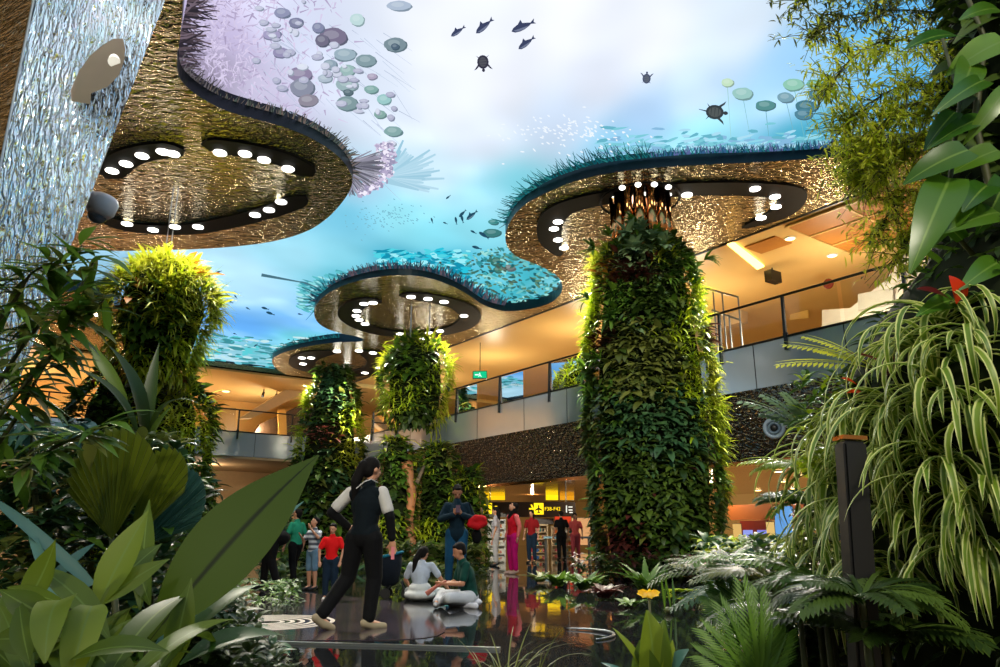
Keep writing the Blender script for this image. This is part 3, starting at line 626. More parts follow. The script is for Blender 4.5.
# ---------------------------------------------------------------- mirrored pylon at far left
yb = 6.0
def FP(x, z, y=yb): return Vector((x, y, z))
xr = lambda z: -4.42 + (z-.2)*.2144 if z < 8.8 else -2.58
z0, z1 = .0, HL+.05
root = thing('mirrored_pylon', 'tall hammered mirror pylon widening upward at the far left, reflecting blue sky', 'pylon', (-4.5, 6.2, 0))
b = MB(); N = 1
b.poly([FP(-4.54, z0), FP(xr(z0), z0), FP(xr(z1), z1), FP(-4.54, z1)]); b.build('front_panel', M['finmetal'], root)
b = MB(); b.poly([FP(-4.55, z0), FP(-4.55, z1), FP(-9, z1, 8.5), FP(-9, z0, 8.5)]); b.build('side_panel', M['finbrown'], root)
bx = lambda z: xr(z)*1.45-.4
b = MB(); b.poly([FP(xr(z0), z0), FP(bx(z0), z0, 8.0), FP(bx(z1), z1, 8.0), FP(xr(z1), z1)]); b.build('side_panel', M['finbrown'], root)
b = MB(); b.bar(FP(-4.545, z0, yb-.005), FP(-4.545, z1, yb-.005), .012, n=6); b.build('edge_strip', M['steel'], root)
# projector housing on the pylon
q = at(98, 72, 5.8)
r = thing('wall_loudspeaker', 'curved warm grey loudspeaker shell mounted on the mirrored pylon', 'loudspeaker', q)
pr = [(-23, 26), (-24, 18), (-16, 0), (-6, -14), (6, -24), (16, -30), (22, -30), (24, -22), (23, -12), (18, 2), (8, 12), (-2, 16), (-10, 19), (-11, 28)]
fr = [at(98+x, 72+y*1.02, 5.62) for x, y in pr]; bk = [at(98+x*1.05, 72+y*1.05, 5.97) for x, y in pr]
b = MB(); b.poly(fr); n = len(fr)
for i in range(n): b.poly([fr[i], fr[(i+1) % n], bk[(i+1) % n], bk[i]])
bmesh.ops.remove_doubles(b.b, verts=b.b.verts, dist=1e-4)
bmesh.ops.bevel(b.b, geom=[e for e in b.b.edges if len(e.link_faces) == 2 and all(abs(v.co.y-5.62) < .2 for v in e.verts)], offset=.03, segments=3, affect='EDGES')
b.build('shell', M['grey'], r, tri=True)
b = MB(); b.bar(at(114, 62, 5.6), at(118, 52, 5.85), .05, .05, 14); b.build('swivel', M['white'], r)
# dome camera
q = at(102, 206, 7.2)
r = thing('dome_camera', 'white rounded dome camera hanging beside the mirrored pylon', 'camera', q)
b = MB(); b.lathe([(.0, -.13), (.1, -.12), (.145, -.06), (.15, .06), (.13, .1), (.1, .12), (0, .12)], q, 24, Matrix.Rotation(.25, 3, 'Y')); b.build('housing', M['white'], r, True)
b = MB(); b.ell(q-Vector((.03, 0, .11)), (.1, .1, .09)); b.build('dome', mat('smoked dome', (90, 100, 110), .1, .3), r, True)
b = MB(); b.tube([q+Vector((0, 0, .08)), q+Vector((-.08, -.1, .12)), q+Vector((-.32, -.8, .02))], .025, 8); b.build('stem', M['white'], r)
# ring loudspeaker in front of the dark mirror cladding
k_ = 0.
for _ in range(60):
    t_, z_ = wall_hit(774, 428, k_)
    if z_ < ZS-(ZS-ZL1)*k_/2.7: k_ += .02
    else: break
k_ = next((k/50 for k in range(0, 135) if wall_hit(774, 428, k/50)[1] >= ZS-(ZS-ZL1)*(k/50)/2.7), 1.)-.25
t_, z_ = wall_hit(774, 428, k_); q = W(t_, k_, z_); sc = q.y/729*1.02
r = thing('ring_loudspeaker', 'round pale grey ring loudspeaker mounted on the dark mirror cladding', 'loudspeaker', q)
Rc = (Vector((0, 0, CH))-q).to_track_quat('Z', 'Y').to_matrix(); c_ = sc*10.5/.22
def pf(l): return [(a*c_, b_*c_) for a, b_ in l]
b = MB(); b.lathe(pf([(.205, -.06), (.22, -.02), (.21, .03), (.17, .05), (.14, .02), (.14, -.06)]), q, 32, Rc); b.build('outer_ring', mat('blue grey enamel', (170, 190, 208), .3), r, True)
b = MB(); b.lathe(pf([(.13, -.03), (.125, .04), (.1, .055), (.075, .02), (.07, -.03)]), q, 32, Rc); b.build('inner_ring', mat('blue grey enamel dark', (120, 142, 160), .3), r, True)
b = MB(); b.ell(q, (.075*c_, .075*c_, .04), Rc); b.build('cone', M['black'], r, True)
b = MB(); b.bar(q-(Rc @ Vector((0, 0, .05))), q+Vector((WN.x*.5, WN.y*.5, .35)), .03, n=8); b.build('bracket', M['steel'], r)
# ---------------------------------------------------------------- leaves
def leafmat(name, c1, c2, mid=None, edge=None, trans=.35, rough=.42, spec=.5, red=None, ribs=0):
    m = bpy.data.materials.new(name); m.use_nodes = True; nt = m.node_tree; b = nt.nodes['Principled BSDF']; out = nt.nodes['Material Output']
    at_ = nd(nt, 'ShaderNodeAttribute'); at_.attribute_name = 'lf'; sp = nd(nt, 'ShaderNodeSeparateColor'); nt.links.new(at_.outputs['Color'], sp.inputs[0])
    mx = nd(nt, 'ShaderNodeMix', data_type='RGBA'); mx.inputs[6].default_value = (*lin(c1), 1); mx.inputs[7].default_value = (*lin(c2), 1)
    nt.links.new(sp.outputs[0], mx.inputs[0]); cur = mx.outputs[2]
    def band(lo, hi, col, sock):
        nonlocal cur
        mr = nd(nt, 'ShaderNodeMapRange'); mr.inputs[1].default_value = lo; mr.inputs[2].default_value = hi; nt.links.new(sock, mr.inputs[0])
        m2 = nd(nt, 'ShaderNodeMix', data_type='RGBA'); nt.links.new(mr.outputs[0], m2.inputs[0]); nt.links.new(cur, m2.inputs[6]); m2.inputs[7].default_value = (*lin(col), 1); cur = m2.outputs[2]
    if mid: band(.1, .03, mid, sp.outputs[1])
    if edge: band(.5, .68, edge, sp.outputs[1])
    if red: band(.9, .96, red, sp.outputs[0])
    if ribs:
        wv = nd(nt, 'ShaderNodeMath', operation='MULTIPLY'); wv.inputs[1].default_value = ribs; nt.links.new(sp.outputs[2], wv.inputs[0])
        a2 = nd(nt, 'ShaderNodeMath', operation='ADD'); gm = nd(nt, 'ShaderNodeMath', operation='MULTIPLY'); gm.inputs[1].default_value = -ribs*.16
        nt.links.new(sp.outputs[1], gm.inputs[0]); nt.links.new(wv.outputs[0], a2.inputs[0]); nt.links.new(gm.outputs[0], a2.inputs[1])
        sn = nd(nt, 'ShaderNodeMath', operation='SINE'); nt.links.new(a2.outputs[0], sn.inputs[0])
        bp = nd(nt, 'ShaderNodeBump'); bp.inputs['Distance'].default_value = .006; nt.links.new(sn.outputs[0], bp.inputs['Height']); nt.links.new(bp.outputs[0], b.inputs['Normal'])
        mr = nd(nt, 'ShaderNodeMapRange'); mr.inputs[1].default_value = .5; mr.inputs[2].default_value = 1.1; mr.inputs[4].default_value = .45; nt.links.new(sn.outputs[0], mr.inputs[0])
        m2 = nd(nt, 'ShaderNodeMix', data_type='RGBA'); nt.links.new(mr.outputs[0], m2.inputs[0]); nt.links.new(cur, m2.inputs[6]); m2.inputs[7].default_value = (*[v*1.7+.01 for v in lin(c2)], 1); cur = m2.outputs[2]
    nt.links.new(cur, b.inputs['Base Color']); b.inputs['Roughness'].default_value = rough; b.inputs['Specular IOR Level'].default_value = spec
    t = nd(nt, 'ShaderNodeBsdfTranslucent'); nt.links.new(cur, t.inputs[0]); ms = nd(nt, 'ShaderNodeMixShader'); ms.inputs[0].default_value = trans
    nt.links.new(b.outputs[0], ms.inputs[1]); nt.links.new(t.outputs[0], ms.inputs[2]); nt.links.new(ms.outputs[0], out.inputs[0])
    return m
PROF = {
 'ovate': lambda t: np.sin(PI*np.clip(t, 0, 1)**.72)**.8,
 'heart': lambda t: np.clip(np.sin(PI*np.clip(t*.93+.07, 0, 1)**.55), 0, 1)**.75,
 'lance': lambda t: np.sin(PI*np.clip(t, 0, 1)**.85)**1.1,
 'strap': lambda t: np.clip(np.minimum(.5+t*4, 1)*(1-t**4), .02, 1),
 'paddle': lambda t: np.clip(np.where(t < .12, .12, np.sin(PI*np.clip((t-.08)/.92, 0, 1)**.8)**.6), .03, 1),
}
def unit(a): return a/np.maximum(np.linalg.norm(a, axis=-1, keepdims=True), 1e-9)
class Leaves:
    def __init__(s): s.V = []; s.F = []; s.A = []; s.n = 0
    def add(s, P, D, N, L, Wd, curl=.6, prof='ovate', nseg=2, fold=.25, tone=None, wavy=0., twist=0.):
        P = np.atleast_2d(np.asarray(P, float)); n = len(P)
        D = unit(np.broadcast_to(np.asarray(D, float), (n, 3))); N = unit(np.broadcast_to(np.asarray(N, float), (n, 3)))
        S = np.cross(D, N); bad = np.linalg.norm(S, axis=1) < .05
        S[bad] = np.cross(D[bad], np.array([.3, .5, .8])); S = unit(S); N = np.cross(S, D)
        L = np.broadcast_to(np.asarray(L, float), (n,)); Wd = np.broadcast_to(np.asarray(Wd, float), (n,)); curl = np.broadcast_to(np.asarray(curl, float), (n,))
        tone = rng.random(n) if tone is None else np.broadcast_to(np.asarray(tone, float), (n,))
        pf = PROF[prof]; pos = P.copy(); rows = []; att = []
        ph = rng.random(n)*6
        for i in range(nseg+1):
            t = i/nseg; a = curl*t
            d = np.cos(a)[:, None]*D - np.sin(a)[:, None]*N; nn = np.cos(a)[:, None]*N + np.sin(a)[:, None]*D
            if twist: 
                c_, s_ = math.cos(twist*t), math.sin(twist*t); SS = S*c_+nn*s_; nn = nn*c_-S*s_
            else: SS = S
            w = Wd*.5*float(pf(np.array(min(max(t, .02), .985)))) if nseg > 2 else Wd*.5*(.12, 1, .06)[i if nseg == 2 else 1]
            f = fold*w + (wavy*w*np.sin(ph+t*14) if wavy else 0)
            rows += [pos - SS*w[:, None] + nn*f[:, None], pos.copy(), pos + SS*w[:, None] + nn*(fold*w - (wavy*w*np.sin(ph+1+t*12) if wavy else 0))[:, None]]
            o = np.ones(n)
            att += [np.stack([tone, o, o*t], 1), np.stack([tone, o*0, o*t], 1), np.stack([tone, o, o*t], 1)]
            pos = pos + d*(L/nseg)[:, None]
        k = 3*(nseg+1)
        V = np.stack(rows, 1).reshape(-1, 3); A = np.stack(att, 1).reshape(-1, 3)
        base = (np.arange(n)*k + s.n)[:, None, None]
        q = []
        for i in range(nseg):
            a = 3*i; q += [[a, a+1, a+4, a+3], [a+1, a+2, a+5, a+4]]
        F = (np.array(q)[None]+base).reshape(-1, 4)
        s.V.append(V); s.A.append(A); s.F.append(F); s.n += len(V)
    def frond(s, p, D, N, L, curl=.9, leaflets=14, ll=.12, lw=.03, ang=1.1, prof='lance', droop=.3, tone=None, nseg=2, start=.12, stem=.012, taper=.75):
        """a pinnate leaf: midrib as a narrow strap, leaflets left and right"""
        p = np.asarray(p, float); D = unit(np.asarray(D, float)); N = np.asarray(N, float); S = unit(np.cross(D, N)); N = np.cross(S, D)
        tn = random.random() if tone is None else tone
        s.add([p], [D], [N], L, stem, curl, 'strap', 6, .3, tn)
        pos = p.copy(); PP = []; DD = []; NN = []; LL = []; m = leaflets; sub = 4
        for i in range(m*sub):
            t = i/(m*sub); a = curl*t; d = math.cos(a)*D-math.sin(a)*N; nn = math.cos(a)*N+math.sin(a)*D
            if i % sub == 0 and t >= start:
                for sg in (-1, 1):
                    an = ang*(1-.35*t)
                    PP.append(pos.copy()); DD.append(d*math.cos(an)+S*sg*math.sin(an)-nn*.1); NN.append(nn)
                    LL.append(ll*(1-taper*abs(t-.4)**1.3*1.6)*random.uniform(.9, 1.1))
            pos = pos + d*L/(m*sub)
        LL = np.maximum(np.array(LL), ll*.15)
        s.add(np.array(PP), np.array(DD), np.array(NN), LL, lw, droop, prof, nseg, .2, np.clip(tn+rng.normal(0, .08, len(PP)), 0, 1))
    def build(s, name, m, parent=None, smooth=True):
        V = np.concatenate(s.V); F = np.concatenate(s.F); A = np.concatenate(s.A)
        me = bpy.data.meshes.new(name); me.vertices.add(len(V)); me.vertices.foreach_set('co', V.ravel())
        me.loops.add(len(F)*4); me.loops.foreach_set('vertex_index', F.ravel().astype(np.int32))
        me.polygons.add(len(F)); me.polygons.foreach_set('loop_start', (np.arange(len(F))*4).astype(np.int32)); me.polygons.foreach_set('loop_total', np.full(len(F), 4, np.int32))
        me.update(calc_edges=True)
        ca = me.color_attributes.new('lf', 'FLOAT_COLOR', 'POINT'); ca.data.foreach_set('color', np.concatenate([A, np.ones((len(A), 1))], 1).ravel())
        return link(name, me, m, parent, smooth)
LM = {
 'dark': leafmat('dark glossy foliage', (32, 52, 16), (80, 102, 34), trans=.25, rough=.42, spec=.3),
 'mid': leafmat('mid green foliage', (48, 84, 24), (104, 138, 44), trans=.32, spec=.3),
 'lime': leafmat('lime green foliage', (150, 178, 22), (206, 216, 48), trans=.4),
 'yellow': leafmat('yellow green foliage', (150, 168, 28), (216, 214, 70), trans=.42),
 'olive': leafmat('olive foliage', (70, 84, 30), (124, 128, 56), trans=.3),
 'blue': leafmat('blue green foliage', (34, 68, 40), (76, 112, 66), trans=.25, rough=.45, spec=.35),
 'plum': leafmat('plum red foliage', (52, 22, 22), (104, 48, 38), trans=.25),
 'orange': leafmat('orange yellow foliage', (170, 96, 24), (214, 160, 50), trans=.3),
 'spider': leafmat('cream edged spider plant leaf', (92, 128, 28), (140, 164, 44), None, (228, 230, 146), .4),
 'phil': leafmat('heart shaped green leaf', (44, 92, 20), (110, 150, 34), (118, 152, 60), None, .4, .3),
 'big': leafmat('broad dark ribbed leaf', (46, 66, 16), (92, 112, 24), (30, 40, 10), None, .5, .5, spec=.25, ribs=0),
 'fan': leafmat('pleated fan palm leaf', (84, 100, 26), (128, 138, 38), (54, 66, 18), None, .5, .45),
 'strap': leafmat('broad strap leaf', (66, 88, 20), (124, 140, 38), (112, 134, 54), None, .4, .45, spec=.3),
 'cool': leafmat('cool grey green leaf', (44, 84, 72), (92, 134, 122), None, None, .25, .45, spec=.35),
 'silver': leafmat('pale silver fern', (84, 112, 78), (140, 162, 112), None, None, .3, spec=.2),
 'petal': leafmat('yellow petal', (240, 190, 10), (255, 216, 40), None, None, .4),
 'red': leafmat('red waxy leaf', (190, 26, 14), (232, 70, 30), None, None, .3, .25),
 'maroon': leafmat('maroon leaf', (70, 16, 20), (120, 34, 32), None, None, .3, .3),
 'bamboo': leafmat('thin bamboo leaf', (150, 176, 30), (222, 222, 74), None, None, .5),
}
M['stem'] = mat('green brown stem', (72, 74, 34), .6)
M['core'] = mat('dark felt planting wall', (20, 30, 14), .95, 0, (34, 40, 20), 9, spec=.1)
M['trunk'] = mat('brown bark', (96, 70, 44), .8, 0, (60, 44, 28), 12, .01, 20)

def fld(a, b, s): return (math.sin(a*3.1+s)+math.sin(b*2.3+s*1.7+1)+math.sin((a+b)*1.9+s*.6)+math.sin((a*1.3-b)*4.1+s*2.1)*.7)/3.7
def fldv(a, b, s): return (np.sin(a*3.1+s)+np.sin(b*2.3+s*1.7+1)+np.sin((a+b)*1.9+s*.6)+np.sin((a*1.3-b)*4.1+s*2.1)*.7)/3.7
def planted_drum(name, label, cat, c, z0, z1, rfun, dens, size, seed, palette, patches=(), group=None, round_ends=True, extra=None, backcull=True):
    """a planted cylinder; every kind of plant on it is one foliage part"""
    c = Vector((c[0], c[1], 0)); root = thing(name, label, cat, (c.x, c.y, z0), group)
    b = MB(); prof = []
    K = 14
    for i in range(K+1):
        t = i/K; z = z0+(z1-z0)*t; r = rfun(t)*.76
        prof.append((r, z))
    b.lathe([(.02, z0+.02)]+prof+[(.02, z1-.02)], c, 28); b.build('planting_core', M['core'], root, True)
    h = z1-z0; rm = np.mean([rfun(t) for t in np.linspace(0, 1, 9)])
    n = int(dens*2*PI*rm*h)
    th = rng.random(n)*2*PI; tt = rng.random(n)
    rr = np.array([rfun(t) for t in tt]); z = z0+tt*h
    # keep the side that can be seen plus a margin
    cd = math.atan2(-c.y, -c.x)
    if backcull:
        keep = np.cos(th-cd) > -.45; th, tt, rr, z = th[keep], tt[keep], rr[keep], z[keep]
    a_ = th*rm; bump = fldv(a_*1.4, z*1.5, seed)*.24+fldv(a_*3.4, z*3.1, seed+3)*.16+.06
    out = np.stack([np.cos(th), np.sin(th), np.zeros_like(th)], 1)
    P = np.stack([c.x+np.cos(th)*(rr*.9+bump*size*2.2), c.y+np.sin(th)*(rr*.9+bump*size*2.2), z], 1)
    dz = np.array([(rfun(min(1, t+.03))-rfun(max(0, t-.03)))/(.06*h) for t in tt])
    nrm = unit(out - np.array([0, 0, 1])*np.clip(dz, -3, 3)[:, None])
    f = fldv(a_*.8, z*.9, seed+11) + rng.normal(0, .16, len(th))
    names = [p[0] for p in palette]; w = np.array([p[1] for p in palette], float); w = np.cumsum(w/w.sum())
    qs = np.quantile(f, w[:-1]) if len(w) > 1 else []
    cls = np.digitize(f, qs)
    ids = np.array(names, dtype=object)[cls]
    for (px, py, rad, nm) in patches:                # patches of one kind seen at a place on the wall
        a, b_ = ray(px, py); A = 1+a*a; B = -2*(a*c.x+c.y); C = c.x**2+c.y**2-rm**2; disc = B*B-4*A*C
        d = (-B-math.sqrt(disc))/(2*A) if disc > 0 else -B/(2*A)
        q = np.array([a*d, d, CH+b_*d]); ids[np.linalg.norm(P-q, axis=1)+rng.normal(0, rad*.22, len(P)) < rad] = nm
    up = np.array([0, 0, 1.])
    for nm in sorted(set(ids)):
        k = ids == nm; m_ = k.sum(); Lv = Leaves()
        p, o, nn = P[k], out[k], nrm[k]
        tang = np.cross(o, up)*rng.normal(0, .7, m_)[:, None]
        sc = size*rng.uniform(.5, 1.2, m_)*(1+.7*(rng.random(m_) < .12))
        if nm in ('lime', 'yellow'):                 # feathery ferns
            D = nn*.8+up*rng.uniform(-.2, .9, m_)[:, None]+tang; Lv.add(p, D, up+nn*.3, sc*1.5, sc*.16, rng.uniform(.9, 1.7, m_), 'lance', 3)
            D2 = nn*.9+up*rng.uniform(-.6, .5, m_)[:, None]-tang; Lv.add(p, D2, up+nn*.3, sc*1.2, sc*.2, rng.uniform(.5, 1.2, m_), 'lance', 3)
        elif nm == 'orange' or nm == 'plum':
            D = nn+up*rng.uniform(-.3, .5, m_)[:, None]+tang; Lv.add(p, D, up, sc*1.1, sc*.4, rng.uniform(.4, 1, m_), 'ovate', 3)
        else:
            D = nn*.75+up*rng.uniform(-.7, .5, m_)[:, None]+tang; Lv.add(p, D, up*.8+nn*.5, sc, sc*.46, rng.uniform(.4, 1.1, m_), 'ovate', 3)
        o_ = Lv.build({'dark': 'glossy_foliage', 'mid': 'leafy_foliage', 'lime': 'fern_foliage', 'yellow': 'yellow_fern_foliage', 'olive': 'olive_foliage', 'blue': 'blue_green_foliage', 'plum': 'red_foliage', 'orange': 'orange_foliage', 'silver': 'pale_foliage'}[nm], LM[nm], root)
        o_['kind'] = 'stuff'
        o_['label'] = {'dark': 'dark glossy foliage', 'mid': 'mid green foliage', 'lime': 'lime green fern foliage', 'yellow': 'yellow green fern foliage', 'olive': 'olive foliage', 'blue': 'blue green foliage', 'plum': 'plum red foliage', 'orange': 'orange tinted foliage', 'silver': 'pale silvery foliage'}[nm]
    return root
# main column
mc = at(652, 420, 16.3); mcx, mcy = mc.x, mc.y
def rmain(t): return float(np.interp(t, [0, .1, .35, .6, .8, .93, 1], [1.3, 1.4, 1.55, 1.5, 1.3, 1.15, .75]))
mr_ = planted_drum('planted_tower', 'tall thick planted column with lime ferns down its right edge, largest in the middle', 'planted tower', (mcx, mcy), .05, 7.55, rmain, 300, .2, 1.,
    [('dark', 3), ('mid', 3), ('olive', 2), ('silver', .8), ('dark', 1.5), ('mid', 1), ('plum', .25)],
    [(590, 300, .55, 'lime'), (592, 340, .4, 'lime'), (588, 260, .5, 'yellow'), (690, 395, .8, 'lime'), (712, 420, .6, 'lime'), (706, 380, .5, 'yellow'), (722, 450, .5, 'lime'), (720, 480, .35, 'lime'), (680, 330, .55, 'lime'), (700, 300, .5, 'lime'), (695, 265, .4, 'mid'), (665, 250, .35, 'yellow'),
     (627, 270, .6, 'plum'), (605, 345, .35, 'plum'), (600, 270, .3, 'orange'), (635, 245, .5, 'silver'), (615, 300, .5, 'mid'), (655, 430, 1.0, 'blue'), (625, 490, 1.0, 'dark'), (645, 360, .8, 'olive'), (622, 555, .6, 'plum'), (706, 335, .25, 'plum'), (590, 380, .4, 'mid'), (660, 300, .6, 'dark'), (690, 500, .7, 'dark')])
r = mr_
b = MB()
for i in range(14):
    a = 2*PI*i/14; b.bar((mcx+.62*math.cos(a), mcy+.62*math.sin(a), 7.2), (mcx+.62*math.cos(a), mcy+.62*math.sin(a), HC+.01), .13, n=10)
b.build('copper_stem', M['coppertube'], r, True)
b = MB(); P = [Vector((mcx+.95*math.cos(a), mcy+.95*math.sin(a), HC-.1)) for a in np.linspace(0, 2*PI, 33)]; b.tube(P, .03, 6); b.build('ring_rail', M['track'], r)
for a in (-2.2, -1.8, -1.4, -1.0):
    b = MB(); b.ell((mcx+.95*math.cos(a), mcy+.95*math.sin(a), HC-.14), (.07, .07, .05)); b.build('spotlight', M['lamp'], r, True)
# bromeliad / fern accents sticking out of the main column
acc = Leaves()
def rosette(Lv, p, out, n, L, Wd, curl=(.8, 1.6), up=.5, prof='strap', nseg=5, spread=.9, tone=None, fold=.25):
    out = unit(np.asarray(out, float)); u = np.cross(out, [0, 0, 1.]); 
    if np.linalg.norm(u) < .1: u = np.array([1., 0, 0])
    u = unit(u); w = np.cross(u, out)
    a = rng.random(n)*2*PI; s_ = rng.uniform(.25, 1, n)*spread
    D = out[None]*1 + (u[None]*np.cos(a)[:, None] + w[None]*np.sin(a)[:, None])*s_[:, None]*1.4 + np.array([0, 0, up])
    Lv.add(np.repeat(np.asarray(p, float)[None], n, 0), D, np.array([0, 0, 1.])+out*.2, L*rng.uniform(.65, 1.1, n), Wd, rng.uniform(*curl, n), prof, nseg, fold, tone)
for px, py, L, wd in ((588, 300, .45, .06), (612, 320, .5, .08), (640, 300, .4, .07), (668, 280, .45, .07), (690, 310, .4, .06), (620, 420, .4, .06), (650, 380, .4, .05), (600, 470, .45, .07), (700, 360, .4, .05), (720, 540, .4, .06), (594, 250, .45, .07), (610, 236, .4, .06), (640, 480, .35, .06), (586, 372, .6, .07), (592, 395, .5, .06), (600, 360, .45, .05), (636, 228, .5, .1), (655, 236, .45, .09), (705, 260, .4, .06), (715, 480, .4, .05)):
    q = at(px, py, mcy-1.0); rosette(acc, q, (q.x-mcx, q.y-mcy, 0), 16, L, wd, (.6, 1.5), .5)
acc.build('rosette_foliage', LM['mid'], mr_)
acc = Leaves()
for px, py in ((628, 236), (640, 232), (650, 240), (662, 246), (634, 250)):
    q = at(px, py, mcy-1.2); rosette(acc, q, (q.x-mcx, q.y-mcy, .5), 14, .45, .17, (.4, 1.2), .3, 'ovate', 4)
acc.build('pale_leaf_clump', LM['silver'], mr_)

# hanging drum at centre, with thin slings
def rdrum(k, R): 
    return lambda t: float(R*np.interp(t, [0, .06, .2, .5, .8, .95, 1], [.35, .7, .93, 1, .95, .7, .3]))
dc = at(415, 390, 25.5)
r = planted_drum('hanging_planter', 'round hanging planter with a bright lime bush in front, right of the far planted column', 'hanging planter', (dc.x, dc.y), 4.45, 7.6, rdrum(0, 1.2), 150, .27, 2., [('mid', 3), ('dark', 1.5), ('lime', 2), ('olive', 1)],
    [(400, 395, .7, 'lime'), (445, 375, .7, 'lime'), (425, 420, .7, 'dark'), (396, 425, .5, 'dark'), (385, 365, .4, 'yellow'), (440, 410, .5, 'yellow'), (400, 352, .5, 'mid')])
for x in (410, 429):
    b = MB(); q = at(x, 350, dc.y-.3); b.bar(q, (q.x, q.y, HC), .025, n=6); b.build('sling_wire', M['steel'], r)
# hanging yellow drum at left
lc = at(160, 330, 15.8)
def ryel(t): return float(1.12*np.interp(t, [0, .1, .3, .6, .85, 1], [.35, .62, .85, 1.05, .8, .25]))
r = planted_drum('hanging_planter', 'large hanging planter with spiky yellow green leaves at left under the round plate', 'hanging planter', (lc.x, lc.y), 4.1, 6.9, ryel, 230, .26, 3., [('mid', 1.6), ('lime', 2.6), ('yellow', 2.4), ('olive', 1), ('orange', .25)],
    [(150, 330, .45, 'mid'), (190, 350, .5, 'lime'), (140, 300, .35, 'orange'), (165, 275, .6, 'yellow')])
sp_ = Leaves()
for i in range(110):
    a = random.uniform(-PI, 0.3); t = random.uniform(.35, .95); R = ryel(t)*.9; z = 4.1+2.8*t
    q = (lc.x+R*math.cos(a), lc.y+R*math.sin(a), z); rosette(sp_, q, (math.cos(a), math.sin(a), .1), 9, .55, .035, (1.0, 2.0), .6)
sp_.build('spiky_foliage', LM['yellow'], r)
sp_ = Leaves()
for i in range(26):
    a = random.uniform(-.9, .4); t = random.uniform(.5, .75); R = 1.0; q = (lc.x+R*math.cos(a), lc.y+R*math.sin(a), 4.1+2.8*t); rosette(sp_, q, (math.cos(a), math.sin(a), .1), 4, .75, .02, (.2, 1.0), .5)
sp_.build('thin_foliage', LM['mid'], r)
for x in (163, 168):
    b = MB(); q = at(x, 270, lc.y); b.bar(q, (q.x, q.y, HC), .012, n=6); b.build('sling_wire', M['steel'], r)
# column below / behind it
c2 = at(135, 470, 17.0)
planted_drum('planted_tower', 'planted column with mixed green leaves behind the fan palm at left', 'planted tower', (c2.x-.0, c2.y), .05, 4.7, lambda t: float(np.interp(t, [0, .3, .8, 1], [1.75, 1.75, 1.5, .9])), 170, .26, 4., [('mid', 3), ('dark', 2), ('lime', 1.5), ('plum', .3)],
    [(188, 450, .8, 'lime'), (178, 400, .6, 'yellow'), (190, 480, .6, 'mid'), (95, 410, .8, 'mid'), (80, 430, .6, 'dark'), (165, 470, .4, 'plum')])
# far column
c3 = at(330, 450, 33.0)
planted_drum('planted_tower', 'far planted column tapering upward between the staff member and the far gallery', 'planted tower', (c3.x, c3.y), .05, 8.3, lambda t: float(np.interp(t, [0, .3, .55, .8, 1], [1.75, 1.7, 1.45, 1.1, .55])), 75, .34, 5., [('dark', 4), ('mid', 2), ('olive', 1), ('blue', 1.5)],
    [(300, 400, .8, 'lime'), (303, 370, .6, 'yellow'), (300, 440, .7, 'lime'), (357, 425, .9, 'lime'), (350, 450, .7, 'yellow'), (325, 435, .6, 'plum'), (330, 385, 1.0, 'blue')])
# slimmer planted pillars below the hanging drum
for px, Y, R, ztop, sd, lab in ((395, 24.5, .6, 3.95, 6., 'slim dark planted tower directly behind the staff member'), (436, 25.5, .68, 3.9, 7., 'slim planted tower behind the man in the dark jacket'), (468, 27.5, .6, 3.2, 8., 'shorter slim planted tower right of the man in the dark jacket')):
    q = at(px, 500, Y)
    planted_drum('slim_planted_tower', lab, 'planted tower', (q.x, q.y), .02, ztop, lambda t, R=R: float(R*np.interp(t, [0, .5, .9, 1], [1.05, 1, .8, .4])), 130, .27, sd, [('dark', 3), ('mid', 2), ('lime', .8), ('olive', 1)], [(px-8, 530, .4, 'lime'), (px+6, 470, .35, 'mid')])
q = at(411, 520, 24.2); r = thing('tree_trunk', 'leaning tree trunk with orange light put into its colour, between the two slim planted towers', 'tree trunk', (q.x, q.y, 0))
b = MB(); b.tube([at(410, 572, 24.2), at(411, 540, 24.2), at(409, 520, 24.2), at(412, 495, 24.2), at(409, 478, 24.2), at(407, 462, 24.2)], [.2, .16, .14, .15, .17, .2], 12); b.build('trunk', mat('bark with orange light in colour', (206, 120, 50), .6, 0, (120, 100, 84), 1.5, .02, 9), r, True)  # orange light is put into the bark colour
b = MB(); b.tube([at(409, 500, 24.2), at(418, 480, 24.3), at(424, 466, 24.5)], [.1, .07, .05], 8); b.build('branch', mat('grey brown bark', (130, 112, 92), .8, 0, (84, 70, 54), 8), r, True)

# spotlights shining down on the drums from the tracks
def spot(p, target, power, col=(1, .93, .72), ang=60, r=.08):
    l = bpy.data.lights.new('aimed_spot', 'SPOT'); l.energy = power; l.color = col; l.spot_size = math.radians(ang); l.spot_blend = .6; l.shadow_soft_size = r
    o = bpy.data.objects.new('aimed_spot', l); COL.objects.link(o); o.location = p
    o.rotation_euler = (Vector(target)-Vector(p)).to_track_quat('-Z', 'Y').to_euler()
KP = 2.4
for x, y, tx, ty, pw in ((558, 235, 590, 330, 900), (776, 207, 715, 400, 1500), (761, 218, 700, 330, 900), (558, 226, 600, 420, 800)):
    spot(on_z(x, y, HC-.15), at(tx, ty, mcy-1.0), pw*KP, ang=45)
for x, y, pw in ((359, 320, 900), (464, 316, 1200), (429, 333, 700)): spot(on_z(x, y, HC-.15), at(415, 390, dc.y-.6), pw*KP*.8, ang=50)
for x, y, pw in ((281, 202, 800), (198, 227, 900), (255, 215, 800), (126, 164, 700)): spot(on_z(x, y, HC-.18), at(160, 320, lc.y-.6), pw*KP*.42, ang=50)
for x, y in ((303, 364), (373, 353)): spot(on_z(x, y, HC-.15), at(330, 420, c3.y-1.2), 1500*KP, ang=45)
for x, y in ((175, 227), (127, 224)): spot(on_z(x, y, HC-.18), at(180, 450, c2.y-1.5), 900*KP, ang=40)
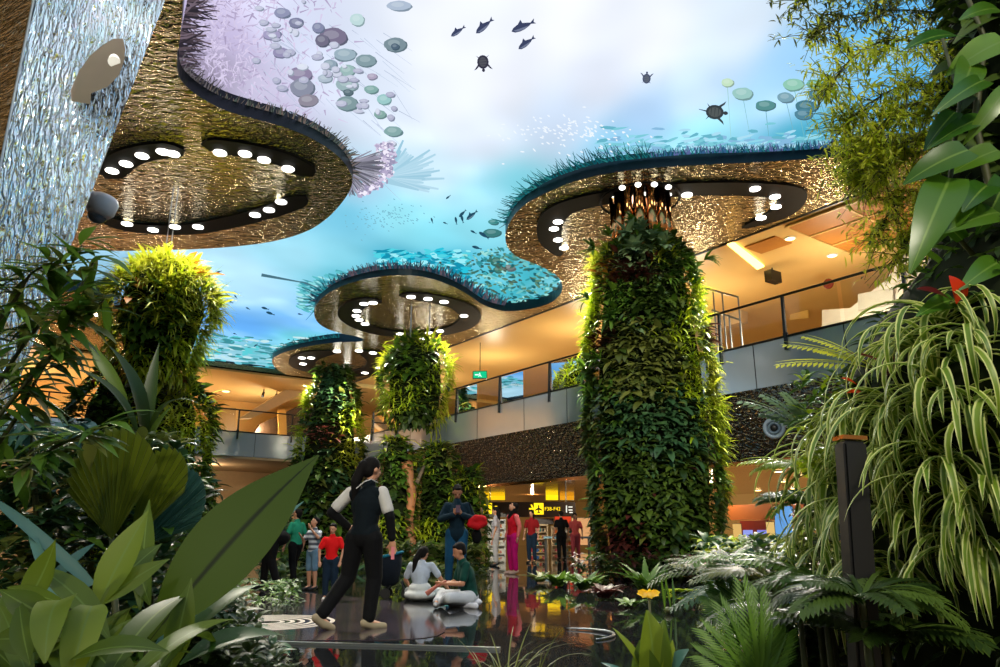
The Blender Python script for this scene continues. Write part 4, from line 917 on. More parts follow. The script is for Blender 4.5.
# down on the people, the slim towers and both foreground plantings
WW = (1, .93, .78)
for x, y, tgt, pw, an in ((288, 169, (-1.2, 8.5, .8), 2600, 40), (264, 160, (-2.2, 11, .8), 2600, 45), (564, 248, (-.2, 11, .6), 2400, 45), (554, 229, (.2, 17, .8), 2000, 40), (142, 156, (-4, 22, 2), 2600, 50),
                          (687, 195, (1.7, 2.4, 1.5), 3000, 24), (755, 189, (1.9, 2.6, 2.6), 2200, 26), (775, 197, (1.3, 2.6, .9), 1500, 24), (245, 154, (-1.3, 2.5, .9), 1300, 26), (219, 153, (-2, 2.8, 1.5), 1500, 26)):
    spot(on_z(x, y, HC-.15), tgt, pw, WW if y > 0 else WW, ang=an)
# unseen plate and spotlights added behind the viewer for light, plus the mirrored tower
bp = spline([Vector((5.5*math.cos(a), -7.5+5.0*math.sin(a)+.6*math.sin(2*a), 0)) for a in np.linspace(0, 2*PI, 13)[:-1]], 5, True)
b = MB(); b.prism([(p.x, p.y) for p in bp], HC, HL+.12, 1, 0); tag(b.build('ceiling', [M['bronze'], M['fascia']], tri=True), kind='structure')
r = thing('ceiling_light_track', 'added ring of spotlights, unseen behind the viewer, lighting the foreground', 'spotlight track', (0, -7, HC), 'curved black spotlight tracks in the ceiling')
b = MB(); P = [Vector((3.2*math.cos(a), -7+2.9*math.sin(a), 0)) for a in np.linspace(-.3, PI+.3, 24)]; b.prism(offset_strip(P, .8), HC-.05, HC+.01); b.build('track', M['track'], r, tri=True)
for i in range(9):
    a = PI*i/8; q = Vector((3.2*math.cos(a), -7+2.9*math.sin(a), HC-.06)); b = MB(); b.ell(q, (.13, .13, .035)); b.build('spotlight', M['lamp'], r, True)
    tg = [(1.9, 2.6, 1.6), (2.0, 2.4, .9), (1.2, 3.0, .6), (3.0, 15, 4.2), (0, 9, .6), (-1, 9, .6), (-1.2, 2.4, .7), (-1.6, 2.6, 1.3), (-2.6, 3, 1.6)][i]
    spot(q-Vector((0, 0, .1)), tg, [1500, 1300, 700, 15000, 2400, 2400, 420, 420, 420][i], (1, .92, .74), ang=[26, 26, 30, 22, 34, 34, 28, 28, 30][i])  # fill light from the added spotlights
spot((-1.5, -4.3, 8.6), (-6.3, 16, 4), 13000, (1, .92, .74), ang=26); spot((.5, -4.2, 8.6), (-3.5, 26, 4.5), 14000, (1, .92, .74), ang=26)  # added beams brightening the left and middle planters
planted_drum('planted_tower', 'planted tower behind the viewer, seen only mirrored in the pylon', 'planted tower', (-8.9, -1.4), .05, 7.9, lambda t: 2.0*float(np.interp(t, [0, .8, 1], [1, .9, .4])), 60, .5, 9., [('lime', 2), ('yellow', 2), ('mid', 1)], backcull=False)
spot((-5.5, 2.5, 8.6), (-8.3, -.5, 6), 9000, WW, 80)  # added lamp without a fixture, brightening the mirrored tower
# ---------------------------------------------------------------- foreground planting
def pxleaf(Lv, b, Yb, t, Yt, wpx, curl, N=(0, -.8, .6), prof='lance', nseg=10, fold=.2, tone=None, wavy=0., twist=0.):
    P = at(b[0], b[1], Yb); T = at(t[0], t[1], Yt); ch = T-P; l = ch.length; c = ch.normalized()
    N = Vector(N); N = (N-c*N.dot(c)).normalized(); h = curl/2
    D = c*math.cos(h)+N*math.sin(h); Nn = N*math.cos(h)-c*math.sin(h); L = l*(h/math.sin(h) if abs(h) > 1e-3 else 1)
    Lv.add([P], [D], [Nn], L, wpx*(Yb+Yt)/2/FPX, curl, prof, nseg, fold, tone, wavy, twist)
def plant(name, label, cat, groups, stems=(), group=None, loc=None):
    """groups: (part name, material, Leaves)"""
    v = groups[0][2].V[0][0] if loc is None else loc
    root = thing(name, label, cat, (float(v[0]), float(v[1]), max(0., float(v[2])-.3)), group)
    for pn, m, Lv in groups: Lv.build(pn, LM[m], root)
    for pts, r0, r1 in stems:
        b = MB(); n = len(pts); b.tube(pts, [r0+(r1-r0)*i/(n-1) for i in range(n)], 6); b.build('stem', M['stem'], root, True)
    return root
CAM = (0, -.9, .35)
# big broad leaf plant, left
Lv = Leaves()
pxleaf(Lv, (150, 640), 2.0, (319, 457), 2.3, 74, .5, (.25, -.75, .65), 'lance', 16, .12, .35)
Lg_ = Leaves(); pxleaf(Lg_, (150, 655), 2.15, (304, 503), 2.5, 30, .35, (.1, -.6, .8), 'lance', 14, .15, .8)
st = [([at(150, 645, 2.0), at(140, 700, 2.0), at(135, 900, 2.0)], .012, .014)]
Lc = Leaves()
pxleaf(Lc, (185, 640), 2.2, (262, 588), 2.5, 24, .7, (-.1, -.5, .8), 'lance', 10, .25, .7)
pxleaf(Lc, (180, 665), 2.1, (285, 640), 2.3, 34, .8, (.0, -.3, .9), 'lance', 10, .3, .1)
plant('broad_leaf_plant', 'large plant with one huge broad ribbed leaf rising rightward at lower left', 'plant', [('broad_leaf', 'big', Lv), ('pale_leaf', 'cool', Lg_), ('lower_leaf', 'mid', Lc)], st)
# strap leaves, lower left
Ls = Leaves()
for a in (((95, 612), 1.9, (149, 511), 2.0, 34, .25, CAM, .75), ((104, 600), 1.95, (162, 545), 2.1, 26, .5, CAM, .25), ((98, 606), 1.9, (170, 560), 2.0, 22, .6, CAM, .55), ((20, 612), 1.8, (54, 540), 1.8, 30, -.6, CAM, .5), ((150, 605), 2.1, (128, 528), 2.2, 22, .3, CAM, .2),
          ((140, 610), 2.1, (150, 500), 2.3, 22, .2, CAM, .3), ((110, 640), 1.8, (30, 570), 1.9, 26, .8, (.2, -.5, .8), .4)):
    pxleaf(Ls, a[0], a[1], a[2], a[3], a[4], a[5], a[6], 'lance', 10, .22, a[7])
plant('upright_leaf_plant', 'upright plant with pale broad blades just left of the huge ribbed leaf', 'plant', [('blade', 'strap', Ls)], [([at(97, 610, 1.9), at(97, 700, 1.9), at(97, 800, 1.9)], .01, .012)])
Ls = Leaves()
for a in (((62, 600), 1.6, (46, 668), 1.45, 34, 1.3, (-.1, -.3, .9), .7), ((92, 606), 1.6, (70, 690), 1.5, 34, 1.0, (.1, -.3, .9), .9), ((60, 625), 1.6, (0, 590), 1.6, 26, .6, CAM, .15), ((60, 640), 1.6, (-10, 640), 1.6, 30, .5, CAM, .3),
          ((70, 606), 1.6, (8, 588), 1.7, 14, .5, CAM, .3), ((70, 660), 1.5, (170, 655), 1.5, 30, .8, (0, -.4, .8), .2), ((30, 665), 1.5, (20, 600), 1.6, 22, .3, CAM, .2), ((100, 690), 1.5, (190, 600), 1.9, 30, .7, (0, -.6, .8), .1), ((120, 690), 1.5, (240, 625), 1.9, 22, .7, (0, -.5, .8), .5)):
    pxleaf(Ls, a[0], a[1], a[2], a[3], a[4], a[5], a[6], 'strap' if a[4] > 33 else 'lance', 12, .2, a[7])
for k in range(16):
    x0 = random.uniform(-10, 190); y0 = random.uniform(640, 720); ang_ = random.uniform(-1.1, 1.1); l = random.uniform(70, 130)
    pxleaf(Ls, (x0, y0), random.uniform(1.6, 2.0), (x0+l*math.sin(ang_), y0-l*math.cos(ang_)*.8), random.uniform(1.7, 2.3), random.uniform(14, 26), random.uniform(.5, 1.4), (random.uniform(-.4, .4), -.5, .8), 'lance', 12, .25, random.random()*.6)
plant('folded_leaf_plant', 'plant with folded arching broad blades at the bottom left corner', 'plant', [('blade', 'strap', Ls)], [([at(75, 640, 1.55), at(78, 720, 1.55), at(80, 800, 1.55)], .01, .012)])
Ls = Leaves()
pxleaf(Ls, (92, 585), 2.1, (-15, 495), 2.2, 11, .5, (-.3, -.6, .7), 'strap', 12, .3, .6); pxleaf(Ls, (60, 600), 2.0, (30, 520), 2.2, 10, .4, CAM, 'strap', 8, .3, .9)
pxleaf(Ls, (45, 590), 2.2, (95, 545), 2.3, 12, .6, CAM, 'strap', 8, .3, .4)
plant('grey_strap_plant', 'long grey green strap leaf arching from the left edge', 'plant', [('strap_leaf', 'cool', Ls)])
# fan palm
def fan(cpx, Y, a0, a1, rpx, n, depth, m, nm, root, ell=1., tiltY=0.):
    C = at(cpx[0], cpx[1], Y); s = Y/FPX; V = []; F = []; A = []
    rows = 7
    for i in range(2*n+1):
        t = i/(2*n); a = math.radians(a0+(a1-a0)*t); rr = rpx*(math.sin(PI*(.12+.76*t)))**.35
        for j in range(rows):
            q = j/(rows-1); r = rr*q*(1 if i % 2 else .965 if j == rows-1 else 1)
            z = (depth if i % 2 else -depth)*q*s + .02*math.sin(t*PI)*q
            V.append((C.x+r*s*math.cos(a)*ell, C.y - z + tiltY*q*rpx*s, C.z+r*s*math.sin(a)+.0)); A.append((.5+.5*math.sin(i*1.7)*.5, 0. if i % 2 else 1., q, 1))
    for i in range(2*n):
        for j in range(rows-1): k = i*rows+j; F.append((k, k+rows, k+rows+1, k+1))
    me = bpy.data.meshes.new(nm); me.from_pydata(V, [], F); ca = me.color_attributes.new('lf', 'FLOAT_COLOR', 'POINT'); ca.data.foreach_set('color', np.array(A).ravel())
    return link(nm, me, LM[m], root)
r = thing('fan_palm', 'young fan palm with pleated olive green fans behind the strap leaves at left', 'palm', at(112, 560, 2.6))
fan((112, 540), 2.6, 62, 148, 112, 17, 3.2, 'fan', 'fan_leaf', r, .82, .1)
fan((128, 545), 2.75, 48, 92, 100, 11, 3, 'fan', 'fan_leaf', r, .9, .15)
fan((138, 548), 2.9, 18, 74, 96, 13, 3.4, 'cool', 'fan_leaf', r, .72, .2)
b = MB(); b.tube([at(112, 540, 2.6), at(116, 620, 2.55), at(120, 760, 2.5)], [.01, .012, .014], 6); b.build('stem', M['stem'], r, True)
# mid plant with upright paddles
Lp = Leaves()
for a in (((145, 452), 3.4, (160, 343), 3.5, 17, .3, CAM, .1), ((141, 452), 3.4, (104, 347), 3.3, 20, 1.3, (.75, -.5, .5), .0), ((138, 450), 3.4, (62, 372), 3.3, 14, 1.5, (.5, -.4, .9), .15), ((150, 446), 3.4, (204, 412), 3.2, 11, 2.0, (-.1, -.3, 1), .3), ((128, 400), 3.5, (88, 340), 3.5, 14, .6, CAM, .95), ((100, 372), 3.5, (96, 344), 3.5, 10, .4, CAM, .9), ((150, 450), 3.3, (176, 404), 3.2, 9, 1.0, CAM, .6)):
    pxleaf(Lp, a[0], a[1], a[2], a[3], a[4]*.85, a[5], a[6], 'lance', 12, .3, a[7])
plant('paddle_leaf_plant', 'plant with tall dark upturned paddle leaves in front of the yellow hanging planter', 'plant', [('paddle_leaf', 'dark', Lp)], [([at(144, 450, 3.4), at(146, 500, 3.4), at(148, 640, 3.4)], .02, .03)])
# branching shrub far left
Lb = Leaves(); Ll = Leaves(); stems = []
for (pts) in ([(-22, 470), (15, 420), (42, 370), (72, 330), (104, 300)], [(-12, 400), (20, 350), (50, 310), (70, 268), (82, 245)], [(-20, 440), (20, 390), (58, 345), (74, 300), (96, 258)], [(-10, 330), (15, 300), (30, 275), (52, 262)], [(-14, 500), (20, 470), (60, 445), (100, 428)]):
    Y = random.uniform(2.3, 2.8); P = spline([at(x, y, Y) for x, y in pts], 5); stems.append((P, .008, .003))
    for i, p in enumerate(P[3:]):
        for k in range(4):
            a = random.uniform(0, 2*PI); D = Vector((math.cos(a), math.sin(a)*.7-.25, random.uniform(-.55, .6)))
            (Lb if random.random() < .72 else Ll).add([p+Vector((0, 0, random.uniform(-.02, .02)))], [D], [(0, -.4, 1)], random.uniform(.09, .2), random.uniform(.024, .046), random.uniform(.2, 1.1), 'lance', 5, .3)
plant('leafy_shrub', 'leafy branching shrub at the left edge before the mirrored pylon', 'shrub', [('dark_foliage', 'mid', Lb), ('green_foliage', 'olive', Ll)], stems)
Lb = Leaves()
for x in range(-6, 96, 8):
    p = at(x, 425+random.uniform(-8, 8), 2.9); 
    for k in range(3): Lb.add([p], [(random.uniform(-1, 1), -.6, random.uniform(-.7, .1))], [(0, -.3, 1)], random.uniform(.09, .15), .045, .8, 'ovate', 5, .2)
plant('glossy_shrub', 'glossy blue green shrub top catching the light at left', 'shrub', [('leaf', 'cool', Lb)], [([at(30, 428, 2.9), at(34, 480, 3), at(40, 560, 3)], .01, .012)])
# undergrowth, left
def under(name, label, region, n, Yr, size, mats, ok=lambda x, y: True, prof='ovate', asp=.4, cat='undergrowth', updir=.4):
    root = None; Ls = {m: Leaves() for m in mats}; cnt = 0
    while cnt < n:
        x = random.uniform(region[0], region[2]); y = random.uniform(region[1], region[3])
        if not ok(x, y): continue
        Y = random.uniform(*Yr); p = at(x, y, Y); cnt += 1
        if p.z < 0.02: p = on_z(x, y, .03)
        k = min(len(mats)-1, int((noise.noise(p*2.2)*.9+.5)*len(mats)+random.uniform(-.5, .5))); k = max(0, k)
        l = size*random.uniform(.6, 1.4); nn = 4; a = random.uniform(0, 2*PI)
        D = [(math.cos(a+i*1.7), math.sin(a+i*1.7)-.3, updir+random.uniform(-.6, .6)) for i in range(nn)]
        Ls[mats[k]].add([tuple(p)]*nn, D, (0, -.2, 1), l, l*asp, random.uniform(.4, 1.2), prof, 4, .25)
    root = thing(name, label, cat, (at((region[0]+region[2])/2, region[3], Yr[0]).x, (Yr[0]+Yr[1])/2, 0)); root['kind'] = 'stuff'
    for m in mats:
        if Ls[m].V: o = Ls[m].build('foliage', LM[m], root); o['kind'] = 'stuff'; o['label'] = {'dark': 'dark foliage', 'mid': 'mid green foliage', 'blue': 'blue green foliage', 'olive': 'olive foliage', 'cool': 'grey green foliage', 'lime': 'lime foliage', 'plum': 'reddish foliage', 'silver': 'pale foliage', 'yellow': 'yellow green foliage', 'spider': 'cream edged foliage', 'big': 'dark broad foliage', 'orange': 'orange foliage', 'fan': 'olive fronds'}[m]
    return root
under('undergrowth', 'tangled dark green undergrowth filling the lower left corner', (-20, 436, 300, 680), 1100, (2.95, 3.8), .1, ['dark', 'olive', 'blue', 'mid', 'dark', 'cool'], lambda x, y: x < 175+(y-440)*.42)
under('undergrowth', 'small blue green leaves at the planting edge beside the pale floor rings', (165, 555, 292, 672), 330, (2.6, 3.2), .06, ['blue', 'dark', 'dark', 'mid'], lambda x, y: x > 150+(680-y)*.25 and x < 205+(y-555)*.75)
b = MB(); b.hexa([Vector(p) for p in ((-4.4, 1.0, 0), (-.62, 1.0, 0), (-.95, 3.4, 0), (-3.6, 4.6, 0), (-4.4, 1.0, .3), (-.66, 1.0, .3), (-.98, 3.3, .3), (-3.6, 4.5, .3))])
tag(b.build('planting_bed', M['core']), 'dark planting bed under the leaves at lower left', 'planting bed')

# ---- right side living wall
r = thing('planted_tower', 'dark living wall at the right edge carrying the spider plants', 'planted tower', (2.05, 2.05, 0))
RWZ = [0, .6, .95, 1.25, 1.55, 1.75, 2.3, 2.9, 3.5, 4.6]; RWR = [.84, .93, 1.02, 1.02, .84, .66, .52, .44, .4, .36]
b = MB(); b.lathe([(.02, .0)]+[(r_, z_) for r_, z_ in zip(RWR, RWZ)]+[(.02, 4.62)], (2.05, 2.05, 0), 40); b.build('planting_core', M['core'], r, True)
Lk = Leaves(); Lm_ = Leaves()
for i in range(2600):
    th = random.uniform(PI*.75, PI*1.62); z = random.uniform(.1, 4.4); R = float(np.interp(z, RWZ, RWR))
    p = (2.05+R*math.cos(th), 2.05+R*math.sin(th), z); (Lk if fld(th*2, z*2, 3) < .25 else Lm_).add([p], [(math.cos(th)*.7+random.uniform(-.5, .5), math.sin(th)*.7+random.uniform(-.5, .5), random.uniform(-.7, .4))], [(0, 0, 1)], random.uniform(.04, .09), .026, .8, 'ovate', 3)
o = Lk.build('dark_foliage', LM['dark'], r); o['kind'] = 'stuff'; o = Lm_.build('foliage', LM['mid'], r); o['kind'] = 'stuff'
# spider plants
SPID = [(925, 345, 1.95, 'spider plant tucked just under the red flower'), (968, 352, 1.85, 'spider plant below the red flower near the right edge'), (938, 400, 1.85, 'spider plant in the middle of the upper row on the living wall'), (985, 410, 1.75, 'spider plant touching the right frame edge at mid height'),
        (868, 430, 2.05, 'spider plant arching over the black loudspeaker post'), (905, 455, 1.9, 'lush spider plant right of the black loudspeaker post'), (955, 470, 1.8, 'large spider plant in the centre of the right living wall'), (880, 500, 1.95, 'spider plant low beside the black post'), (925, 520, 1.85, 'spider plant hanging over the dark lower wall'), (975, 545, 1.7, 'lowest spider plant near the right edge'),
        (845, 520, 2.05, 'yellowish spider plant below the black post'), (860, 560, 1.95, 'bottom spider plant above the dark gap'), (900, 575, 1.85, 'drooping spider plant at the bottom of the living wall'), (945, 320, 2.05, 'small spider plant directly beneath the red flower'), (985, 500, 1.8, 'spider plant at the right frame edge below the middle'), (895, 415, 2.0, 'spider plant up and right of the black post top'), (838, 470, 2.2, 'spider plant at the left rim of the living wall'), (880, 470, 2.0, 'dense spider plant just right of the black post')]
for k, (x, y, Y, lab) in enumerate(SPID):
    for _ in range(3):                               # put the crown on the face of the wall
        a_r, b_r = ray(max(x, 838), y); R = float(np.interp(CH+b_r*Y, RWZ, RWR))*.98; A = 1+a_r*a_r; B = -2*(a_r*2.05+2.05); Cc = 2*2.05**2-R*R; disc = B*B-4*A*Cc
        Y = (-B-math.sqrt(disc))/(2*A) if disc > 0 else -B/(2*A)
    q = at(max(x, 836), y, Y-.03); zs = Y/1.85; Lv = Leaves(); n = 38
    a = rng.uniform(0, 2*PI, n); out = unit(np.array([-.55, -.6, 0.]))
    D = np.stack([np.cos(a)*.85+out[0]*.35, np.sin(a)*.85+out[1]*.35, rng.uniform(.1, 1.0, n)], 1)
    Lv.add(np.repeat(np.array([tuple(q)]), n, 0)+rng.normal(0, .02, (n, 3)), D, (0, 0, 1), rng.uniform(.17, .36, n)*zs, rng.uniform(.014, .022, n)*zs, rng.uniform(1.7, 3.6, n), 'strap', 11, .35, rng.uniform(0, 1, n))
    r = thing('spider_plant', lab, 'spider plant', q, 'spider plants on the right living wall')
    Lv.build('leaf_tuft', LM['spider'], r)
    b = MB(); b.ell(q-Vector((-.02, -.03, .03)), (.016, .016, .02)); b.build('crown', M['stem'], r, True)
# climbing heart leaves
Lv = Leaves(); Lz = Leaves()
PH = [((958, 36), (904, 52), 34, 0), ((1006, 40), (946, 78), 44, .9), ((972, 62), (950, 108), 36, .5), ((955, 112), (924, 152), 24, 0), ((985, 118), (926, 152), 26, .1), ((968, 150), (903, 186), 40, .2), ((950, 178), (909, 276), 46, .35), ((998, 150), (950, 176), 34, .6), ((1004, 212), (940, 236), 34, .5), ((962, 240), (924, 214), 26, .3), ((1000, 262), (958, 292), 30, .4), ((1006, 90), (962, 146), 22, .9),
      ((988, 185), (962, 214), 34, .1), ((1005, 300), (962, 322), 26, .8), ((1000, 10), (958, 22), 30, .3), ((970, 200), (930, 250), 26, .5), ((955, 300), (915, 318), 24, .2), ((1005, 180), (975, 235), 34, .15), ((1003, 330), (950, 350), 28, .7), ((940, 262), (905, 246), 14, .9), ((985, 80), (930, 118), 26, .2)]
for i, (b_, t, w, tn) in enumerate(PH):
    Y = 1.75+.02*(i % 5); pxleaf(Lv, b_, Y, t, Y-.06+.1*(i % 2), w*.98, .55, (-.1+.2*(i % 3), -.75, .5), 'heart', 10, .16, tn)
for i in range(34):
    x = random.uniform(955, 1010); y = random.uniform(0, 340); pxleaf(Lz, (x, y), 1.95, (x-random.uniform(5, 45), y+random.uniform(-10, 36)), 1.9, random.uniform(14, 26), .7, (random.uniform(-.4, .4), -.7, .6), 'heart', 7, .2)
vs = [([at(1010, 360, 1.95), at(985, 280, 1.9), at(992, 200, 1.9), at(975, 120, 1.9), at(985, 40, 1.9), at(960, -20, 1.9)], .014, .008), ([at(1015, 300, 1.9), at(960, 240, 1.85), at(950, 180, 1.8), at(960, 100, 1.82), at(940, 30, 1.85)], .008, .005)]
plant('climbing_vine', 'climber with big heart shaped leaves up the right edge', 'vine', [('heart_leaf', 'phil', Lv), ('small_heart_leaf', 'dark', Lz)], vs)
# fine bamboo like foliage at top right
Lv = Leaves(); Ld = Leaves(); stems = []
for pts in ([(1010, 60), (960, 20), (900, 10), (840, 18), (812, 34)], [(1010, 120), (950, 90), (905, 85), (860, 110), (842, 130)], [(1010, 180), (960, 150), (915, 140), (880, 160), (862, 180)], [(1010, 160), (965, 185), (925, 190), (895, 205), (880, 235)], [(1000, 120), (950, 140), (905, 155), (875, 150), (858, 165)], [(1000, 90), (940, 100), (895, 110), (880, 140), (885, 180)], [(1000, 30), (940, -5), (870, -15), (800, 0)], [(1010, 90), (950, 50), (890, 40), (850, 60), (830, 90)], [(1000, 200), (950, 215), (915, 235), (898, 255)], [(1000, 140), (940, 115), (890, 120), (858, 150), (870, 190)]):
    Y = random.uniform(2.1, 2.5); P = spline([at(x, y, Y) for x, y in pts], 6); stems.append((P, .005, .0015))
    for i, p in enumerate(P[2:]):
        for k in range(4):                           # side twigs
            d = Vector((random.uniform(-1, .3), random.uniform(-.6, .6), random.uniform(-1, .6))).normalized(); l = random.uniform(.05, .17)
            stems.append(([p, p+d*l*.5, p+d*l+Vector((0, 0, -.01))], .0018, .0008))
            for j in range(15):
                q = p+d*l*random.uniform(.15, 1.05)+Vector([random.uniform(-.015, .015) for _ in range(3)])
                px_x = 500+FPX*(q.x/(q.y*CT+(q.z-CH)*ST))
                (Ld if (q.z > at(900, 40, q.y).z and random.random() < .75) or random.random() < .08 else Lv).add([q], [(random.uniform(-1, .6), random.uniform(-.7, .5), random.uniform(-.8, .35))], [(0, -.2, 1)], random.uniform(.025, .05), random.uniform(.006, .011), .5, 'lance', 3)
root = thing('bamboo', 'feathery fine leaved bamboo reaching over the screen at top right', 'bamboo', stems[0][0][0])
Lv.build('bright_foliage', LM['bamboo'], root)['kind'] = 'stuff'; Ld.build('dark_foliage', LM['olive'], root)['kind'] = 'stuff'
b = MB()
for pts, a, c in stems: b.tube(pts, [a+(c-a)*i/(len(pts)-1) for i in range(len(pts))], 5)
b.build('branches', M['stem'], root, True)
# red flowers and maroon leaves
Lr = Leaves(); Lq = Leaves(); Lg = Leaves()
pxleaf(Lr, (960, 300), 1.7, (948, 276), 1.68, 26, .6, (0, -.9, .4), 'heart', 8, .2, .6); pxleaf(Lr, (958, 300), 1.75, (966, 282), 1.7, 14, .4, (0, -.9, .4), 'heart', 8, .2, .2)
pxleaf(Lq, (950, 300), 1.72, (916, 290), 1.7, 20, .5, (0, -.7, .7), 'ovate', 8, .2, .3)
b_ = [([at(960, 300, 1.72), at(968, 330, 1.75), at(975, 370, 1.8)], .004, .004)]
plant('anthurium', 'red waxy flower with a maroon leaf near the right edge', 'flower', [('spathe', 'red', Lr), ('leaf', 'maroon', Lq)], b_)
Lr = Leaves(); Lq = Leaves()
pxleaf(Lr, (858, 386), 1.95, (840, 379), 1.9, 9, .4, (0, -.8, .6), 'lance', 6, .2, .8); pxleaf(Lr, (862, 392), 1.95, (846, 394), 1.9, 8, .4, (0, -.8, .6), 'lance', 6, .2, .9)
for b_, t, w in (((895, 374), (845, 355), 10), ((885, 378), (905, 352), 10), ((880, 380), (862, 362), 9), ((893, 380), (875, 372), 14), ((900, 372), (925, 330), 9)): pxleaf(Lq, b_, 1.95, t, 1.92, w, .7, (-.1, -.6, .8), 'lance', 8, .3)
plant('bromeliad', 'maroon bromeliad with orange red tips above the spider plants', 'bromeliad', [('flower_bract', 'red', Lr), ('leaf', 'maroon', Lq)])
# pale fern fronds reaching left
def fernplant(c, Y, n, L, lab, m='silver', nm='fern', ll=.07, spread=1., up=.6, curl=(.7, 1.3), lw=.016, bias=(0, 0, 0), leaflets=16, cat='fern', n2=(0, -.3, 1)):
    Lv = Leaves(); q = at(c[0], c[1], Y)
    for i in range(n):
        a = 2*PI*i/n+random.uniform(-.3, .3)
        D = (math.cos(a)*spread+bias[0], math.sin(a)*spread*.8+bias[1], up*random.uniform(.6, 1.3)+bias[2])
        Lv.frond(tuple(q), D, n2, L*random.uniform(.75, 1.15), random.uniform(*curl), leaflets, ll, lw)
    r = thing(nm, lab, cat, q, None); Lv.build('frond', LM[m], r)
    b = MB(); b.tube([q, q+Vector((.01, .02, -.15)), (q.x+.02, q.y+.03, .2)], [.008, .01, .016], 6); b.build('stem', M['stem'], r, True); return r
Lv = Leaves(); q = at(880, 372, 2.1)
for tx, ty in ((783, 350), (800, 342), (778, 372), (812, 362)):
    T = at(tx, ty+6, 2.1); d = (T-q); Lv.frond(tuple(q), (d.x, d.y-.05, d.z+.1), (.1, -.6, 1), d.length*1.05, .5, 20, .045, .012, start=.35)
plant('fern', 'pale sword fern reaching left across the gallery glass', 'fern', [('frond', 'bamboo', Lv)])
Lv = Leaves(); q = at(812, 440, 2.3)
for tx, ty in ((742, 404), (765, 396), (760, 425), (790, 392), (800, 402)):
    T = at(tx, ty, 2.3); d = (T-q); Lv.frond(tuple(q), (d.x, d.y-.05, d.z+.12), (.1, -.6, 1), d.length*1.1, .8, 13, .05, .018, start=.3)
plant('fern', 'silvery fern beside the round ring loudspeaker', 'fern', [('frond', 'silver', Lv)])
under('leafy_clump', 'bright lime leafy clump left of the bromeliad', (800, 375, 880, 470), 150, (2.1, 2.4), .055, ['lime', 'mid', 'lime'], lambda x, y: x > 790+(y-375)*.1, 'lance', .3, 'leafy plant')
for c, Y, n, L, lab, m in (((812, 470), 2.5, 12, .22, 'green fern just above the black post', 'lime'), ((806, 505), 2.6, 12, .22, 'dark fern before the copper lit shop', 'mid'), ((822, 585), 2.3, 14, .3, 'feathery green fern under the yellowish spider plant', 'mid'), ((770, 585), 2.6, 14, .28, 'olive fern in the lower right planting', 'olive'), ((760, 600), 2.9, 14, .36, 'dark fern left of the spiky palm', 'blue'), ((862, 600), 1.68, 14, .19, 'bottom fern right of the spiky palm', 'dark'), ((885, 640), 1.75, 14, .24, 'dark fern in the bottom right corner under the spider plants', 'dark'),
                           ((800, 620), 2.3, 14, .3, 'dusky fern behind the spiky palm', 'dark'), ((725, 575), 3.4, 14, .4, 'small fern at the left end of the right planting', 'olive'), ((748, 572), 3.2, 12, .3, 'light fern in front of the shop window', 'mid')):
    fernplant(c, Y, n, L, lab, m)
# spiky palm
Lv = Leaves()
for tx, ty, k in ((705, 640, 1), (722, 612, 1), (745, 590, 1), (762, 600, 1), (775, 620, 1), (700, 668, 1), (790, 640, 1)):
    q = at(760, 690, 1.9); T = at(tx, ty, 1.9); d = T-q; Lv.frond(tuple(q), (d.x, d.y-.06, d.z+.06), (0, -.9, .5), d.length*1.1, .6, 18, .07, .006, ang=.7, start=.1, taper=.5)
plant('spiky_palm', 'bright green spiky palm at the bottom right of the pool', 'palm', [('frond', 'mid', Lv)], [([at(760, 690, 1.9), at(762, 760, 1.92), at(764, 860, 1.95)], .015, .02)])
Lv = Leaves(); q = at(745, 640, 2.6)
for tx, ty in ((715, 590), (728, 583), (752, 590), (705, 605)):
    T = at(tx, ty, 2.6); d = T-q; Lv.frond(tuple(q), (d.x, d.y-.06, d.z+.1), (0, -.9, .5), d.length*1.1, .9, 16, .1, .01, ang=.8)
plant('pale_palm', 'softer green palm fronds above the spiky palm', 'palm', [('frond', 'mid', Lv)], [([at(745, 640, 2.6), at(746, 700, 2.62), at(748, 760, 2.65)], .015, .02)])
under('undergrowth', 'dark green undergrowth filling the bottom right planting', (715, 500, 900, 680), 900, (2.7, 3.6), .07, ['dark', 'blue', 'mid', 'dark', 'olive'], lambda x, y: x > 735+(600-y)*.25*(1 if y < 600 else 0) and (y > 540 or x > 800))
b = MB(); b.hexa([Vector(p) for p in ((.72, 1.2, 0), (2.2, 1.0, 0), (2.6, 4.6, 0), (1.15, 3.9, 0), (.76, 1.2, .3), (2.2, 1.0, .3), (2.6, 4.5, .3), (1.18, 3.8, .3))])
tag(b.build('planting_bed', M['core']), 'dark planting bed under the ferns at lower right', 'planting bed')
# black loudspeaker post
r = thing('loudspeaker_post', 'black slanting box post with a copper top among the spider plants', 'post', at(850, 560, 2.2))
P0, P1 = at(876, 830, 1.78), at(850, 442, 1.78); ax = (P1-P0).normalized(); Mr = ax.to_track_quat('Z', 'Y').to_matrix()
b = MB(); b.box((P0+P1)/2, (.056, .056, (P1-P0).length), M=Mr); bmesh.ops.bevel(b.b, geom=b.b.edges[:], offset=.006, segments=2, affect='EDGES'); b.build('body', M['black'], r)
b = MB(); b.box(P1+ax*.008, (.058, .058, .01), M=Mr); b.build('cap', M['coppertube'], r)
